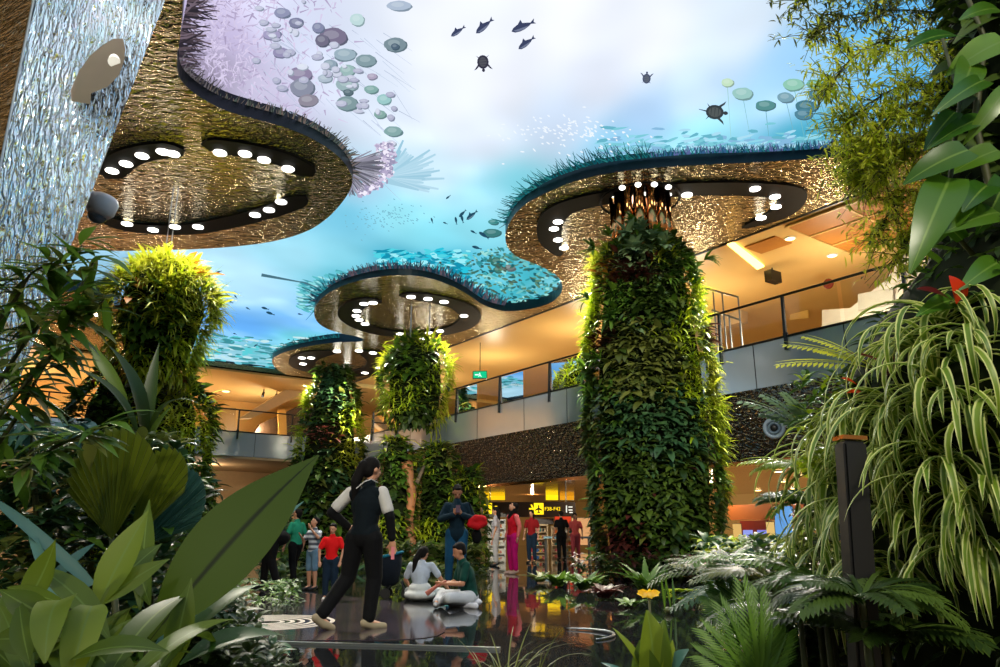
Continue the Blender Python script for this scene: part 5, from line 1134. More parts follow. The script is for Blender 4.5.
# ---- canna by the water
Lv = Leaves(); Lc = Leaves(); Ly = Leaves()
for b_, t, w, c, tn in (((652, 690), (646, 610), 40, .25, .6), ((658, 690), (664, 620), 26, .2, .2), ((650, 680), (612, 628), 9, .3, .8), ((655, 700), (640, 640), 34, .5, .1), ((660, 690), (672, 640), 16, .3, .7)): pxleaf(Lv, b_, 2.0, t, 2.0, w*.9, c+.35, (.3 if tn > .5 else -.3, -.8, .4), 'ovate', 14, .3, tn)
Lc2 = Leaves(); pxleaf(Lc2, (668, 680), 2.0, (690, 650), 1.95, 24, .5, (0, -.5, .8), 'ovate', 8, .2, .8); pxleaf(Lc, (640, 690), 1.9, (600, 664), 1.9, 14, .6, (0, -.3, .9), 'ovate', 8, .2, .5)
for i in range(9):
    a = i*.7; q = at(648+3*math.cos(a), 594+4*math.sin(a), 2.0); Ly.add([q], [(math.cos(a), -.5, math.sin(a)+.3)], [(0, -1, .3)], .024, .018, .6, 'ovate', 4)
plant('canna', 'young canna with yellow flower standing by the water at bottom centre', 'plant', [('leaf', 'strap', Lv), ('grey_leaf', 'cool', Lc), ('grey_leaf', 'cool', Lc2), ('flower', 'petal', Ly)], [([at(652, 720, 2.0), at(652, 640, 2.0), at(649, 598, 2.0)], .006, .003)])
# reeds at bottom centre
for x, Y, lab, n in ((508, 2.6, 'tuft of thin arching reeds rising at the bottom centre', 22), (490, 3.2, 'sparse brown reeds left of the bottom centre tuft', 12), (535, 3.0, 'few dark reeds right of the bottom centre tuft', 9)):
    Lv = Leaves(); q = at(x, 700, Y)
    a = rng.uniform(0, 2*PI, n); Lv.add(np.repeat([tuple(q)], n, 0)+rng.normal(0, .02, (n, 3)), np.stack([np.cos(a)*.45, np.sin(a)*.3, np.ones(n)], 1), np.stack([-np.cos(a), -np.sin(a), np.ones(n)*.5], 1), rng.uniform(.14, .34, n), .005, rng.uniform(.6, 2., n), 'strap', 8, .3)
    plant('reed_tuft', lab, 'reeds', [('blade', 'olive', Lv)])
# ---- small aquatic plants and low shrubs in the middle distance
def lowplant(x, y, h, w, n, lab, m, prof='lance', nm='water_plant', asp=.12, up=1.0, curl=(.3, 1.3)):
    q = on_z(x, y, .02); Y = q.y; H = h*Y/FPX
    Lv = Leaves(); a = rng.uniform(0, 2*PI, n); sp_ = w/h
    Lv.add(np.repeat([tuple(q)], n, 0)+rng.normal(0, .04, (n, 3))*[1, 1, .0], np.stack([np.cos(a)*sp_, np.sin(a)*sp_, np.ones(n)*up], 1), np.stack([-np.cos(a), -np.sin(a), np.ones(n)*.6], 1), H*rng.uniform(.5, 1.15, n), H*asp, rng.uniform(*curl, n), prof, 6, .25)
    r = thing(nm, lab, 'water plant', q); Lv.build('leaf_cluster', LM[m], r)
    b = MB(); b.ell(q+Vector((0, 0, .02)), (H*.08, H*.08, H*.06)); b.build('root_crown', M['stem'], r, True)
lowplant(648, 596, 42, 26, 40, 'tall leafy water plant before the main planted column', 'mid', asp=.16)
lowplant(683, 592, 16, 22, 30, 'lime rosette floating right of the tall leafy water plant', 'lime', 'ovate', asp=.4, up=.5)
lowplant(722, 600, 40, 24, 34, 'green water plant at the foot of the main column, right side', 'mid', asp=.12)
lowplant(706, 585, 30, 18, 24, 'slender water plant close to the right foot of the main column', 'olive', asp=.1)
lowplant(585, 590, 26, 26, 36, 'low leafy water plant left of the main column', 'mid', asp=.3, prof='ovate')
lowplant(558, 586, 26, 30, 40, 'bushy water plant under the dark sign', 'mid', asp=.25, prof='ovate')
lowplant(540, 582, 20, 24, 34, 'dull green water plant right of the person in pink', 'olive', asp=.25, prof='ovate')
lowplant(606, 598, 24, 24, 36, 'reddish water plant at the left foot of the main column', 'plum', asp=.3, prof='ovate')
lowplant(668, 612, 50, 6, 5, 'single thin stalk plant in the pool', 'mid', asp=.05, curl=(.05, .3))
lowplant(630, 606, 20, 18, 20, 'small clump of floating leaves before the main column', 'mid', asp=.3, prof='ovate', up=.6)
def bed(x0, x1, y0, y1, n, Yr, s, mats, lab): return under('low_shrubs', lab, (x0, y0, x1, y1), n, Yr, s, mats, prof='ovate', asp=.38, cat='shrubs')
bed(355, 480, 545, 572, 300, (21, 23.5), .3, ['mid', 'dark', 'olive', 'dark'], 'low shrubs at the foot of the slim planted towers')
bed(575, 735, 555, 578, 340, (13.9, 14.9), .15, ['dark', 'dark', 'plum', 'mid'], 'low dark shrubs round the foot of the main planted column')
bed(262, 300, 520, 575, 160, (20, 24), .28, ['mid', 'dark', 'olive'], 'shrubs behind the child in the green shirt')
bed(700, 800, 540, 568, 220, (12, 15), .22, ['mid', 'blue', 'lime'], 'shrubs in front of the shop window at right')
bed(240, 300, 580, 605, 90, (8.5, 11), .1, ['mid', 'dark'], 'low plants along the pale floor behind the leaves at left')
# ---------------------------------------------------------------- lower level shop and sign
def textmesh(s, size, m, name, parent, org, right, up, ext=.004):
    cu = bpy.data.curves.new('t', 'FONT'); cu.body = s; cu.size = size; cu.extrude = ext; cu.align_x = 'CENTER'; cu.align_y = 'CENTER'
    o = bpy.data.objects.new('t', cu); COL.objects.link(o); bpy.context.view_layer.update()
    me = bpy.data.meshes.new_from_object(o.evaluated_get(bpy.context.evaluated_depsgraph_get())); bpy.data.objects.remove(o)
    right = Vector(right).normalized(); up = Vector(up).normalized(); n = right.cross(up)
    Mx = Matrix((right, up, n)).transposed().to_4x4(); Mx.translation = org; me.transform(Mx); me.materials.clear()
    return link(name, me, m, parent)
YS = 38.
RX = Vector((1, 0, 0)); UZ = Vector((0, 0, 1))
def S(x, y, dy=0.): return at(x, y, YS+dy)
def rectbox(x0, y0, x1, y1, Y, dep, m, name, parent):
    a = at(x0, y1, Y); c = at(x1, y0, Y); b = MB(); b.box(((a.x+c.x)/2, Y+dep/2, (a.z+c.z)/2), (c.x-a.x, dep, c.z-a.z)); return b.build(name, m, parent)
yel = emis('sign yellow', (250, 214, 30), 1.6); whi = emis('sign white', (235, 235, 220), 1.2); sgb = mat('sign board brown black', (34, 20, 14), .4)
r = thing('direction_sign', 'long dark hanging direction sign with yellow gate numbers behind the person in pink', 'sign', S(528, 509))
rectbox(482, 502, 575.5, 517, YS, .25, sgb, 'board', r)
rectbox(534, 503, 543.5, 514.5, YS-.04, .03, yel, 'pictogram_plate', r)
rectbox(483.5, 503, 492, 514, YS-.04, .03, yel, 'pictogram_plate', r)
for cx in (538.7, 487.8):
    pz = MB()
    for pts in ([(0, -4.5), (.7, -3), (.7, -1), (4, 1.2), (4, 2.2), (.7, 1.2), (.6, 3.4), (1.8, 4.3), (1.8, 4.9), (0, 4.4), (-1.8, 4.9), (-1.8, 4.3), (-.6, 3.4), (-.7, 1.2), (-4, 2.2), (-4, 1.2), (-.7, -1), (-.7, -3)],):
        pz.poly([at(cx+a*.9, 508.7+c*.95, YS-.07) for a, c in pts])
    pz.build('plane_symbol', sgb, r)
b = MB()
for pts in ([(529, 508), (533, 508), (533, 509.6), (529, 509.6)], [(530.5, 504.5), (532, 504.5), (534, 508.8), (532, 513), (530.5, 513), (532.3, 508.8)]): b.poly([at(x, y, YS-.05) for x, y in pts])
b.build('arrow', yel, r)
textmesh('F38-F42', .25, yel, 'lettering', r, S(552.5, 509, -.03), RX, UZ); textmesh('E', .34, yel, 'lettering', r, S(496, 508.5, -.03), RX, UZ)
b = MB()
for x, y, w, h in ((566.5, 509, 1.2, 7), (570.5, 507, 4, 1.2), (570.5, 510, 4, 1.2), (571, 512.5, 3.4, 1)):
    b.poly([at(x-w/2, y-h/2, YS-.04), at(x+w/2, y-h/2, YS-.04), at(x+w/2, y+h/2, YS-.04), at(x-w/2, y+h/2, YS-.04)])
b.build('lift_symbol', whi, r)
for x in (490, 566): b = MB(); q = S(x, 503); b.bar(q, (q.x, q.y, ZL1), .03); b.build('hanger', M['darksteel'], r)
# shop behind: light boxes, and glow panels standing for a lit back wall
def cabinet(name, label, cat, x0, y0, x1, y1, Y, m, shelves=4, goods=True, seed=0, base=True):
    rr = random.Random(seed); zt = at(x0, y0, Y).z; xa = at(x0, y1, Y).x; xb = at(x1, y1, Y).x; w = xb-xa; cx = (xa+xb)/2; dep = .5
    r = thing(name, label, cat, (cx, Y, 0))
    b = MB(); b.box((cx, Y+dep, zt/2), (w, .04, zt)); b.build('back_panel', m, r)
    for s in (-1, 1): b = MB(); b.box((cx+s*w/2, Y+dep/2, zt/2), (.05, dep, zt)); b.build('side_panel', m, r)
    for i in range(shelves+1): b = MB(); b.box((cx, Y+dep/2, .06+(zt-.12)*i/shelves), (w, dep, .04)); b.build('shelf', m, r)
    return r, cx, w, zt, dep
GC = [mat('goods '+n, c, .5) for n, c in (('red', (196, 40, 36)), ('white', (226, 222, 214)), ('pink', (226, 110, 120)), ('yellow', (232, 180, 40)), ('blue', (60, 120, 190)), ('black', (24, 22, 24)), ('orange', (230, 110, 30)), ('teal', (40, 130, 130)))]
GN = ['red', 'white', 'pink', 'yellow', 'blue', 'black', 'orange', 'teal']
def goods(cx, w, zt, Y, shelves, n, where, seed, big=.2):
    rr = random.Random(seed)
    for i in range(shelves):
        z = .06+(zt-.12)*i/shelves+.021
        for j in range(n):
            x = cx-w/2+.12+(w-.24)*(j+.5)/n; h = rr.uniform(.5, .9)*big; k = rr.randrange(8); wd = (w-.3)/n*.42; b = MB()
            b.lathe([(wd*.9, 0), (wd, .02), (wd, h*.7), (wd*.45, h*.85), (wd*.45, h)], (x, Y+.22, z), 10)
            tag(b.build('boxed_item', GC[k]), '%s packaged item, %s from left, %s shelf, %s' % (GN[k], ['first', 'second', 'third', 'fourth', 'fifth'][j], ['lowest', 'second', 'third', 'top'][i], ' '.join(where.split()[:7])), 'goods', 'goods on the %s' % where)
for (x0, x1, y0, Y, nm, sd) in ((488, 505, 519, 31, 'white rack of patterned goods left of the person in pink', 1), (528, 548, 524, 33, 'shop rack under the arrow of the dark sign', 2), (552, 575, 526, 34, 'shop rack beneath the right end of the dark sign', 3)):
    r, cx, w, zt, dep = cabinet('display_rack', nm, 'rack', x0, y0, x1, 556, Y, M['whitewall'] if sd == 1 else M['beige'])
    goods(cx, w, zt, Y, 4, 5, nm.replace('white rack of patterned goods', 'white rack'), sd)
r = thing('shop_table', 'long narrow display table with a pale blue top behind the water plants', 'table', at(562, 545, 27))
rectbox(544, 536.5, 592, 538.5, 27, .6, mat('pale blue top', (150, 196, 210), .3), 'tabletop', r)
for x in (546, 566, 590):
    a = at(x, 538.5, 27); b = MB(); b.bar((a.x, 27.1, 0), (a.x, 27.1, a.z), .03); b.build('leg', M['steel'], r); b = MB(); b.bar((a.x, 27.5, 0), (a.x, 27.5, a.z), .03); b.build('leg', M['steel'], r)
def panel(x0, y0, x1, y1, Y, m, name, label, cat, dep=.12):
    r = thing(name, label, cat, at((x0+x1)/2, y1, Y)); rectbox(x0, y0, x1, y1, Y, dep, m, 'face', r); rectbox(x0-.5, y0-.5, x1+.5, y1+.5, Y+dep, .05, M['darksteel'], 'frame', r); return r
panel(555, 516.5, 571, 526, 36, emis('red light box', (226, 70, 40), .9), 'light_box', 'small red glowing light box under the dark sign', 'light box')
panel(536, 519, 553, 524, 37, mat('dark shop header', (40, 22, 14), .4), 'shop_header', 'dark shop header board with pale lettering', 'sign')
panel(486, 519, 500, 524, 39, emis('amber light box', (240, 190, 60), 1.2), 'light_box', 'amber light box at the left end of the lower shop', 'light box')
panel(546, 489, 558, 500, 41, emis('yellow wall glow', (255, 214, 20), 1.4), 'glow_panel', 'bright yellow glow standing for the lit wall mirrored above the dark sign', 'light panel')  # emission stands for a yellow-lit wall mirrored in the copper ceiling
panel(484, 491, 505, 500, 42, emis('yellow wall glow two', (250, 200, 20), 1.2), 'glow_panel', 'yellow glow standing for mirrored light above the left end of the dark sign', 'light panel')
panel(560, 492, 574, 500, 42, emis('orange wall glow', (236, 160, 30), 1.0), 'glow_panel', 'orange glow standing for mirrored light above the right end of the dark sign', 'light panel')
panel(572, 518, 590, 545, 42, emis('peach wall glow', (244, 180, 120), .8), 'glow_panel', 'peach coloured glowing shop wall just left of the main planted column', 'light panel')  # light on the shop wall put in as emission
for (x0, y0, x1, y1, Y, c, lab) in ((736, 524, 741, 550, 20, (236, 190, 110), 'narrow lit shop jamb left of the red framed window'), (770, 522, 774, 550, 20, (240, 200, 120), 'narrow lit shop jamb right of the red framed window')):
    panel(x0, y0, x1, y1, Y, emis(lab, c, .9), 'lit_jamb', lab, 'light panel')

# ---------------------------------------------------------------- people
def solid(name, caps, m, parent, voxel, sm=4):
    b = MB()
    for c in caps:
        if c[0] == 'c':
            _, p, q, r0, r1 = c; p, q = Vector(p), Vector(q); b.ell(p, (r0,)*3, n=12, m=8); b.ell(q, (r1,)*3, n=12, m=8)
            if (q-p).length > 1e-4: b.bar(p, q, r0, r1, 12)
        else:
            _, p, rad, R = c; b.ell(p, rad, R, 14, 10)
    bmesh.ops.recalc_face_normals(b.b, faces=b.b.faces[:]); me = bpy.data.meshes.new(name); b.b.to_mesh(me); b.b.free()
    o = bpy.data.objects.new('tmp', me); COL.objects.link(o); md = o.modifiers.new('r', 'REMESH'); md.mode = 'VOXEL'; md.voxel_size = voxel
    if sm: s = o.modifiers.new('s', 'SMOOTH'); s.iterations = sm; s.factor = .5
    bpy.context.view_layer.update()
    ev = bpy.data.meshes.new_from_object(o.evaluated_get(bpy.context.evaluated_depsgraph_get())); bpy.data.objects.remove(o)
    ev.name = name; ev.materials.clear()
    return link(name, ev, m, parent, True)
def cloth(name, c, c2=None): return mat(name, c, .9, 0, c2, 9, .004, 16, spec=.2)
SKIN = mat('skin brown', (178, 122, 92), .55); SKIN2 = mat('skin tan', (196, 140, 108), .55)
HAIR = mat('black hair', (12, 10, 10), .8, 0, (20, 16, 14), 30, spec=.15); EYE = mat('dark eye', (16, 12, 10), .2); LIP = mat('lips', (140, 66, 58), .5)
def person(label, loc, rz, H, J, top, bottom, skin=SKIN, sleeve='short', shoes=None, hair='short', voxel=.014, skirt=False, head_dir=(0, 1, 0), sleeve2=None, fem=False, name='person', coat_len=.0, leglen='long'):
    loc = Vector(loc); R = Matrix.Rotation(rz, 3, 'Z')
    D = dict(pelvis=(0, 0, .52), chest=(0, .0, .70), neck=(0, 0, .815), hipL=(-.055, 0, .5), hipR=(.055, 0, .5), kneeL=(-.058, .01, .285), kneeR=(.058, .01, .285), ankL=(-.06, -.012, .045), ankR=(.06, -.012, .045),
             toeL=None, toeR=None, shL=(-.103, 0, .772), shR=(.103, 0, .772), elL=(-.15, -.01, .625), elR=(.15, -.01, .625), wrL=(-.155, .03, .49), wrR=(.155, .03, .49), haL=None, haR=None, head=None)
    D.update(J)
    def w(p): return loc + R @ (Vector(p)*H)
    K = {k: (w(v) if v is not None else None) for k, v in D.items()}
    root = thing(name, label, 'person', loc)
    up = (K['neck']-K['chest']).normalized(); rt = (K['shR']-K['shL']).normalized(); fw = (up.cross(rt)).normalized()
    hd = (R @ Vector(head_dir)).normalized(); hc = K['head'] if K['head'] is not None else K['neck'] + up*.095*H + hd*.008*H
    hup = (Vector((0, 0, 1)) - hd*hd.z).normalized(); hr = hd.cross(hup).normalized()
    HM = Matrix((hr, hd, hup)).transposed()
    TM = Matrix((rt, fw, up)).transposed()
    def hp(x, y, z): return hc + HM @ Vector((x*H, y*H, z*H))
    tor = lambda g: [('e', K['pelvis'], ((.086+g)*H, (.062+g)*H, (.075+g)*H), TM), ('c', K['pelvis'], K['chest'], (.062+g)*H, (.068+g)*H), ('e', K['chest'].lerp(K['pelvis'], .45), ((.072+g)*H, (.052+g)*H, .08*H), TM),
                     ('e', K['chest'], ((.094+g)*H, (.06+g)*H, (.1+g)*H), TM), ('c', (K['shL']-up*.014*H).lerp(K['neck'], .12), (K['shR']-up*.014*H).lerp(K['neck'], .12), (.03+g*.8)*H, (.03+g*.8)*H), ('c', K['chest']+up*.03*H, K['neck'], (.05+g)*H, (.03+g)*H)]
    if fem: 
        for s in (-1, 1): pass
    caps = tor(0)
    caps += [('c', K['neck']-up*.02*H, hc-hup*.03*H, .029*H, .027*H), ('e', hp(0, -.004, .012), (.045*H, .056*H, .058*H), HM), ('e', hp(0, .016, -.022), (.034*H, .036*H, .044*H), HM),
             ('c', hp(0, .052, .004), hp(0, .062, -.016), .006*H, .009*H), ('e', hp(.046, -.004, -.006), (.007*H, .012*H, .018*H), HM), ('e', hp(-.046, -.004, -.006), (.007*H, .012*H, .018*H), HM)]
    for s in 'LR':
        sh, el, wr = K['sh'+s], K['el'+s], K['wr'+s]; fd = (wr-el).normalized()
        ha = K['ha'+s]; hdv = ((ha-wr).normalized() if ha is not None else fd)
        caps += [('c', sh, el, .03*H, .023*H), ('c', el, wr, .023*H, .0155*H)]
        sd = hdv.cross(fw).normalized() if abs(hdv.dot(fw)) < .9 else rt
        pn = hdv.cross(sd).normalized(); PM = Matrix((sd, hdv, pn)).transposed(); pc = wr+hdv*.03*H
        caps.append(('e', pc, (.024*H, .03*H, .012*H), PM)); fr = max(.0062*H, voxel*.62)
        for i, (o, l) in enumerate(((-.016, .034), (-.0055, .04), (.0055, .038), (.016, .03))):
            a = pc+hdv*.022*H+sd*o*1.25*H; m1 = a+hdv*l*.55*H; caps += [('c', a, m1, fr, fr*.95), ('c', m1, m1+(hdv*.8+pn*.5).normalized()*l*.5*H, fr*.95, fr*.8)]
        a = pc-sd*.02*H; caps.append(('c', a, a+(hdv-sd*.9).normalized()*.03*H, fr, fr*.85))
        hi, kn, an = K['hip'+s], K['knee'+s], K['ank'+s]
        toe = K['toe'+s] if K['toe'+s] is not None else an+(R @ Vector((0, .1, -.03)))*H
        caps += [('c', hi, kn, .05*H, .034*H), ('c', kn, kn.lerp(an, .35), .034*H, .034*H), ('c', kn.lerp(an, .35), an, .034*H, .02*H), ('c', an, an.lerp(toe, .3), .02*H, .02*H), ('c', an, toe, .02*H, .016*H)]
    solid('body', caps, skin, root, voxel)
    g = .011
    sc = tor(g)
    if coat_len: sc += [('e', K['pelvis']-up*coat_len*H*.5, ((.094+g)*H, (.07+g)*H, (.08+coat_len*.5)*H), TM)]
    lower = []
    for s in 'LR':
        sh, el, wr = K['sh'+s], K['el'+s], K['wr'+s]
        if sleeve == 'none': pass
        elif sleeve == 'short' or sleeve2: 
            m_ = sh.lerp(el, .72); sc_ = [('c', sh, m_, (.0255+g)*H, (.0265+g)*H)]
            if sleeve2 and sleeve2[0] is not None: lower.append(('sleeve', sleeve2[0], sc_))
            else: sc += sc_
            if sleeve2: lower.append(('undersleeve', sleeve2[1], [('c', m_, el, (.024+g*.7)*H, (.024+g*.6)*H), ('c', el, el.lerp(wr, .93), (.024+g*.6)*H, (.017+g*.6)*H)]))
        else: sc += [('c', sh, el, (.027+g)*H, (.024+g)*H), ('c', el, el.lerp(wr, .95), (.026+g)*H, (.019+g)*H)]
    solid('top', sc, top, root, voxel)
    for nm, mm, cc in lower: solid(nm, cc, mm, root, voxel, 2)
    if skirt: solid('skirt', [('c', K['pelvis'], K['kneeL'].lerp(K['kneeR'], .5), .1*H, .15*H), ('e', K['pelvis'], (.12*H, .12*H, .06*H), TM)], bottom, root, voxel)
    else:
        pc = [('e', K['pelvis']-up*.01*H, ((.084+g)*H, (.062+g)*H, (.066+g)*H), TM)]
        for s in 'LR':
            hi, kn, an = K['hip'+s], K['knee'+s], K['ank'+s]; pc += [('c', hi, kn, (.053+g)*H, (.037+g)*H)]
            if leglen == 'long': pc += [('c', kn, an.lerp(kn, .12), (.037+g)*H, (.027+g)*H)]
        solid('trousers', pc, bottom, root, voxel)
    shm = shoes or M['black']
    for s in 'LR':
        an = K['ank'+s]; toe = K['toe'+s] if K['toe'+s] is not None else an+(R @ Vector((0, .1, -.03)))*H
        sd = (toe-an); solid('shoe', [('c', an-sd*.25-Vector((0, 0, .012*H)), an+sd*.4-Vector((0, 0, .014*H)), .024*H, .025*H), ('c', an+sd*.4-Vector((0, 0, .012*H)), toe, .025*H, .02*H)], shm, root, voxel*.8, 2)
    if hair == 'short': hc_ = [('e', hp(0, -.016, .026), (.0505*H, .056*H, .052*H), HM), ('e', hp(0, -.03, -.0), (.045*H, .036*H, .05*H), HM), ('e', hp(0, .02, .052), (.036*H, .026*H, .016*H), HM)]
    elif hair == 'pony': hc_ = [('e', hp(0, -.012, .022), (.052*H, .059*H, .057*H), HM), ('e', hp(0, -.03, 0), (.046*H, .04*H, .052*H), HM), ('c', hp(-.0, -.065, .02), hp(-.03, -.09, -.08), .03*H, .032*H), ('c', hp(-.03, -.09, -.08), hp(-.05, -.07, -.2), .032*H, .016*H)]
    else: hc_ = [('e', hp(0, -.012, .022), (.053*H, .06*H, .058*H), HM), ('e', hp(0, -.034, -.02), (.05*H, .036*H, .06*H), HM), ('c', hp(-.0, -.045, -.03), hp(-.0, -.05, -.14), .048*H, .036*H)]
    solid('hair', hc_, HAIR, root, voxel*.9)
    for s in (-1, 1): b = MB(); b.ell(hp(.017*s, .05, .004), (.006*H, .004*H, .004*H), HM, 8, 6); b.build('eye', EYE, root, True)
    b = MB(); b.ell(hp(0, .05, -.033), (.013*H, .004*H, .004*H), HM, 8, 6); b.build('mouth', LIP, root, True)
    return root, K, w
g = lambda x, y: on_z(x, y, 0)
navy = cloth('dark navy cloth', (16, 24, 34)); blk = cloth('black cloth', (9, 9, 11)); tealv = cloth('dark teal vest', (6, 16, 22)); whc = cloth('white cloth', (196, 190, 184)); jeans = cloth('blue denim', (30, 84, 116), (20, 60, 90)); djeans = cloth('dark denim', (26, 44, 62), (18, 32, 48))
# staff member walking, back turned
J = dict(pelvis=(.0, 0, .53), chest=(.005, .01, .705), neck=(.01, .015, .815), hipL=(-.055, 0, .505), hipR=(.05, 0, .505), kneeL=(-.1, .02, .29), kneeR=(.055, .045, .285), ankL=(-.205, -.11, .07), ankR=(.035, .03, .04), toeL=(-.15, -.05, .012), toeR=(.1, .11, .012),
         elL=(-.205, -.03, .655), wrL=(-.125, .045, .57), haL=(-.07, .06, .55), elR=(.155, -.0, .63), wrR=(.165, .03, .5), haR=(.165, .045, .42))
r, K, w = person('staff member in black trousers and dark vest over white sleeves walking away, hand on hip', g(360, 630), -.25, 1.64, J, tealv, blk, SKIN2, sleeve2=(whc, blk), hair='pony', voxel=.009, head_dir=(.5, .85, -.05), shoes=cloth('beige sneaker', (150, 136, 110)))
b = MB(); b.tube([w((-.03, -.082, .79)), w((.02, -.078, .83)), w((.05, -.05, .845)), w((.06, .02, .83))], .006, 6); b.build('lanyard', whc, r)
q = K['wrR']+Vector((.01, 0, -.12)); b = MB(); b.box(q, (.03, .012, .13)); tag(b.build('phone', mat('pink phone', (214, 120, 130), .4)), 'small pink phone in the hand of the staff member', 'phone')
# man with phone
J = dict(elL=(-.165, .0, .64), wrL=(-.04, .14, .68), haL=(-.01, .16, .72), elR=(.165, .0, .64), wrR=(.04, .14, .68), haR=(.01, .16, .72), ankL=(-.04, .0, .045), ankR=(.075, -.05, .045), kneeL=(-.05, .03, .285), kneeR=(.07, .0, .285))
r, K, w = person('man in dark jacket and blue jeans looking down at his phone', g(456, 586), PI+.1, 1.74, J, cloth('dark blue jacket', (18, 44, 58), (12, 28, 38)), jeans, sleeve='long', coat_len=.03, head_dir=(0, .85, -.5), voxel=.012)
b = MB(); b.box(w((0, .175, .735)), (.075, .012, .145), M=Matrix.Rotation(-.5, 3, 'X')); tag(b.build('phone', mat('phone case', (60, 24, 40), .3)), 'phone held up by the man in the dark jacket', 'phone')
redm = cloth('red quilted cloth', (206, 24, 30), (150, 14, 20))
o = solid('red_jacket', [('c', w((-.13, .08, .62)), w((-.19, .05, .64)), .05, .075), ('c', w((-.19, .05, .64)), w((-.26, .04, .635)), .08, .075), ('c', w((-.12, .1, .585)), w((-.2, .1, .565)), .05, .06), ('c', w((-.2, .1, .565)), w((-.28, .05, .6)), .06, .05)], redm, None, .014)
tag(o, 'folded red jacket tucked under the arm of the man in the dark jacket', 'jacket')
o = solid('shoulder_bag', [('e', w((-.2, .03, .475)), (.09, .06, .13), Matrix.Identity(3)), ('c', w((-.2, .03, .54)), w((-.12, .03, .8)), .012, .012)], blk, None, .012, 2); tag(o, 'black shoulder bag at the hip of the man in the dark jacket', 'bag')
# person in pink
J = dict(neck=(0, -.015, .812), elL=(-.14, -.03, .63), wrL=(-.14, .0, .5), elR=(.14, -.03, .63), wrR=(.15, .03, .5), head=(0, -.01, .905))
r, K, w = person('person in a red top and magenta trousers gazing upward', g(513, 574), PI*.5+.5, 1.6, J, cloth('red top', (206, 20, 40)), cloth('magenta cloth', (216, 24, 120), (180, 16, 96)), SKIN2, sleeve='long', sleeve2=(cloth('salmon sleeve', (232, 110, 110)), cloth('salmon sleeve lower', (232, 120, 112))), hair='long', head_dir=(.1, .75, .62), voxel=.014, shoes=cloth('pale sandal', (210, 170, 150)))
# sitting girl, back to the viewer
J = dict(pelvis=(0, 0, .085), chest=(.0, .03, .26), neck=(.01, .05, .375), hipL=(-.06, .02, .075), hipR=(.06, .02, .075), kneeL=(-.17, .2, .075), kneeR=(.2, .16, .075), ankL=(.02, .24, .045), ankR=(.06, .3, .045), toeL=(.1, .27, .035), toeR=(.14, .34, .035),
         shL=(-.105, .04, .35), shR=(.11, .05, .35), elL=(-.17, .07, .2), wrL=(-.14, .19, .1), elR=(.2, .09, .22), wrR=(.29, .14, .09), haR=(.33, .16, .05))
r, K, w = person('girl in a pale grey dress sitting on the floor with her back turned', g(419, 601), -.15, 1.3, J, cloth('pale grey dress', (186, 194, 206), (150, 158, 172)), cloth('striped dress cloth', (206, 206, 204), (150, 160, 160)), hair='pony', voxel=.011, head_dir=(.35, .9, -.2))
o = solid('dress_hem', [('e', w((0, .03, .06)), (.22, .2, .085), Matrix.Identity(3)), ('e', w((.0, .02, .12)), (.16, .14, .1), Matrix.Identity(3))], cloth('pale hem', (208, 208, 204), (176, 180, 180)), r, .012)
o = solid('folded_cloth', [('c', w((.17, .12, .03)), w((.3, .12, .03)), .03, .035), ('c', w((.2, .06, .025)), w((.29, .05, .03)), .025, .03)], cloth('aqua cloth', (120, 206, 200), (80, 160, 160)), None, .01); tag(o, 'small aqua cloth on the floor beside the sitting girl', 'cloth')
# sitting boy
J = dict(pelvis=(0, 0, .09), chest=(.0, .04, .27), neck=(.0, .07, .375), hipL=(-.06, .02, .08), hipR=(.06, .02, .08), kneeL=(-.16, .22, .09), kneeR=(.16, .22, .09), ankL=(.03, .24, .045), ankR=(-.03, .3, .045), toeL=(.1, .26, .035), toeR=(-.1, .32, .035),
         shL=(-.11, .06, .35), shR=(.11, .06, .35), elL=(-.15, .1, .2), wrL=(-.07, .24, .2), haL=(-.04, .3, .2), elR=(.15, .1, .2), wrR=(.05, .22, .19), haR=(.03, .29, .2))
r, K, w = person('boy in a dark green shirt sitting cross legged holding a wooden stick', g(470, 607), PI*.5+.25, 1.42, J, cloth('dark green shirt', (14, 66, 56), (10, 44, 38)), cloth('light grey trousers', (190, 192, 198), (160, 164, 170)), voxel=.011, head_dir=(0, .9, -.35), shoes=cloth('sock white', (200, 200, 200)))
o = solid('crumpled_cloth', [('e', g(462, 606)+Vector((0, -.12, .05)), (.2, .12, .06), Matrix.Identity(3)), ('e', g(470, 606)+Vector((0, -.16, .06)), (.16, .1, .06), Matrix.Identity(3)), ('c', g(452, 606)+Vector((0, -.1, .03)), g(476, 608)+Vector((0, -.1, .03)), .04, .04)], cloth('pale grey bundle', (206, 206, 214), (160, 160, 172)), None, .012); tag(o, 'pale crumpled cloth lying before the sitting boy', 'cloth')
b = MB(); a = K['wrL']; b.tube([a+Vector((.02, 0, .03)), a+Vector((-.1, .02, -.03)), a+Vector((-.22, .03, -.12))], [.018, .02, .032], 8); tag(b.build('wooden_stick', mat('pinkish wood', (170, 92, 76), .6)), 'short wooden stick held by the sitting boy', 'stick')
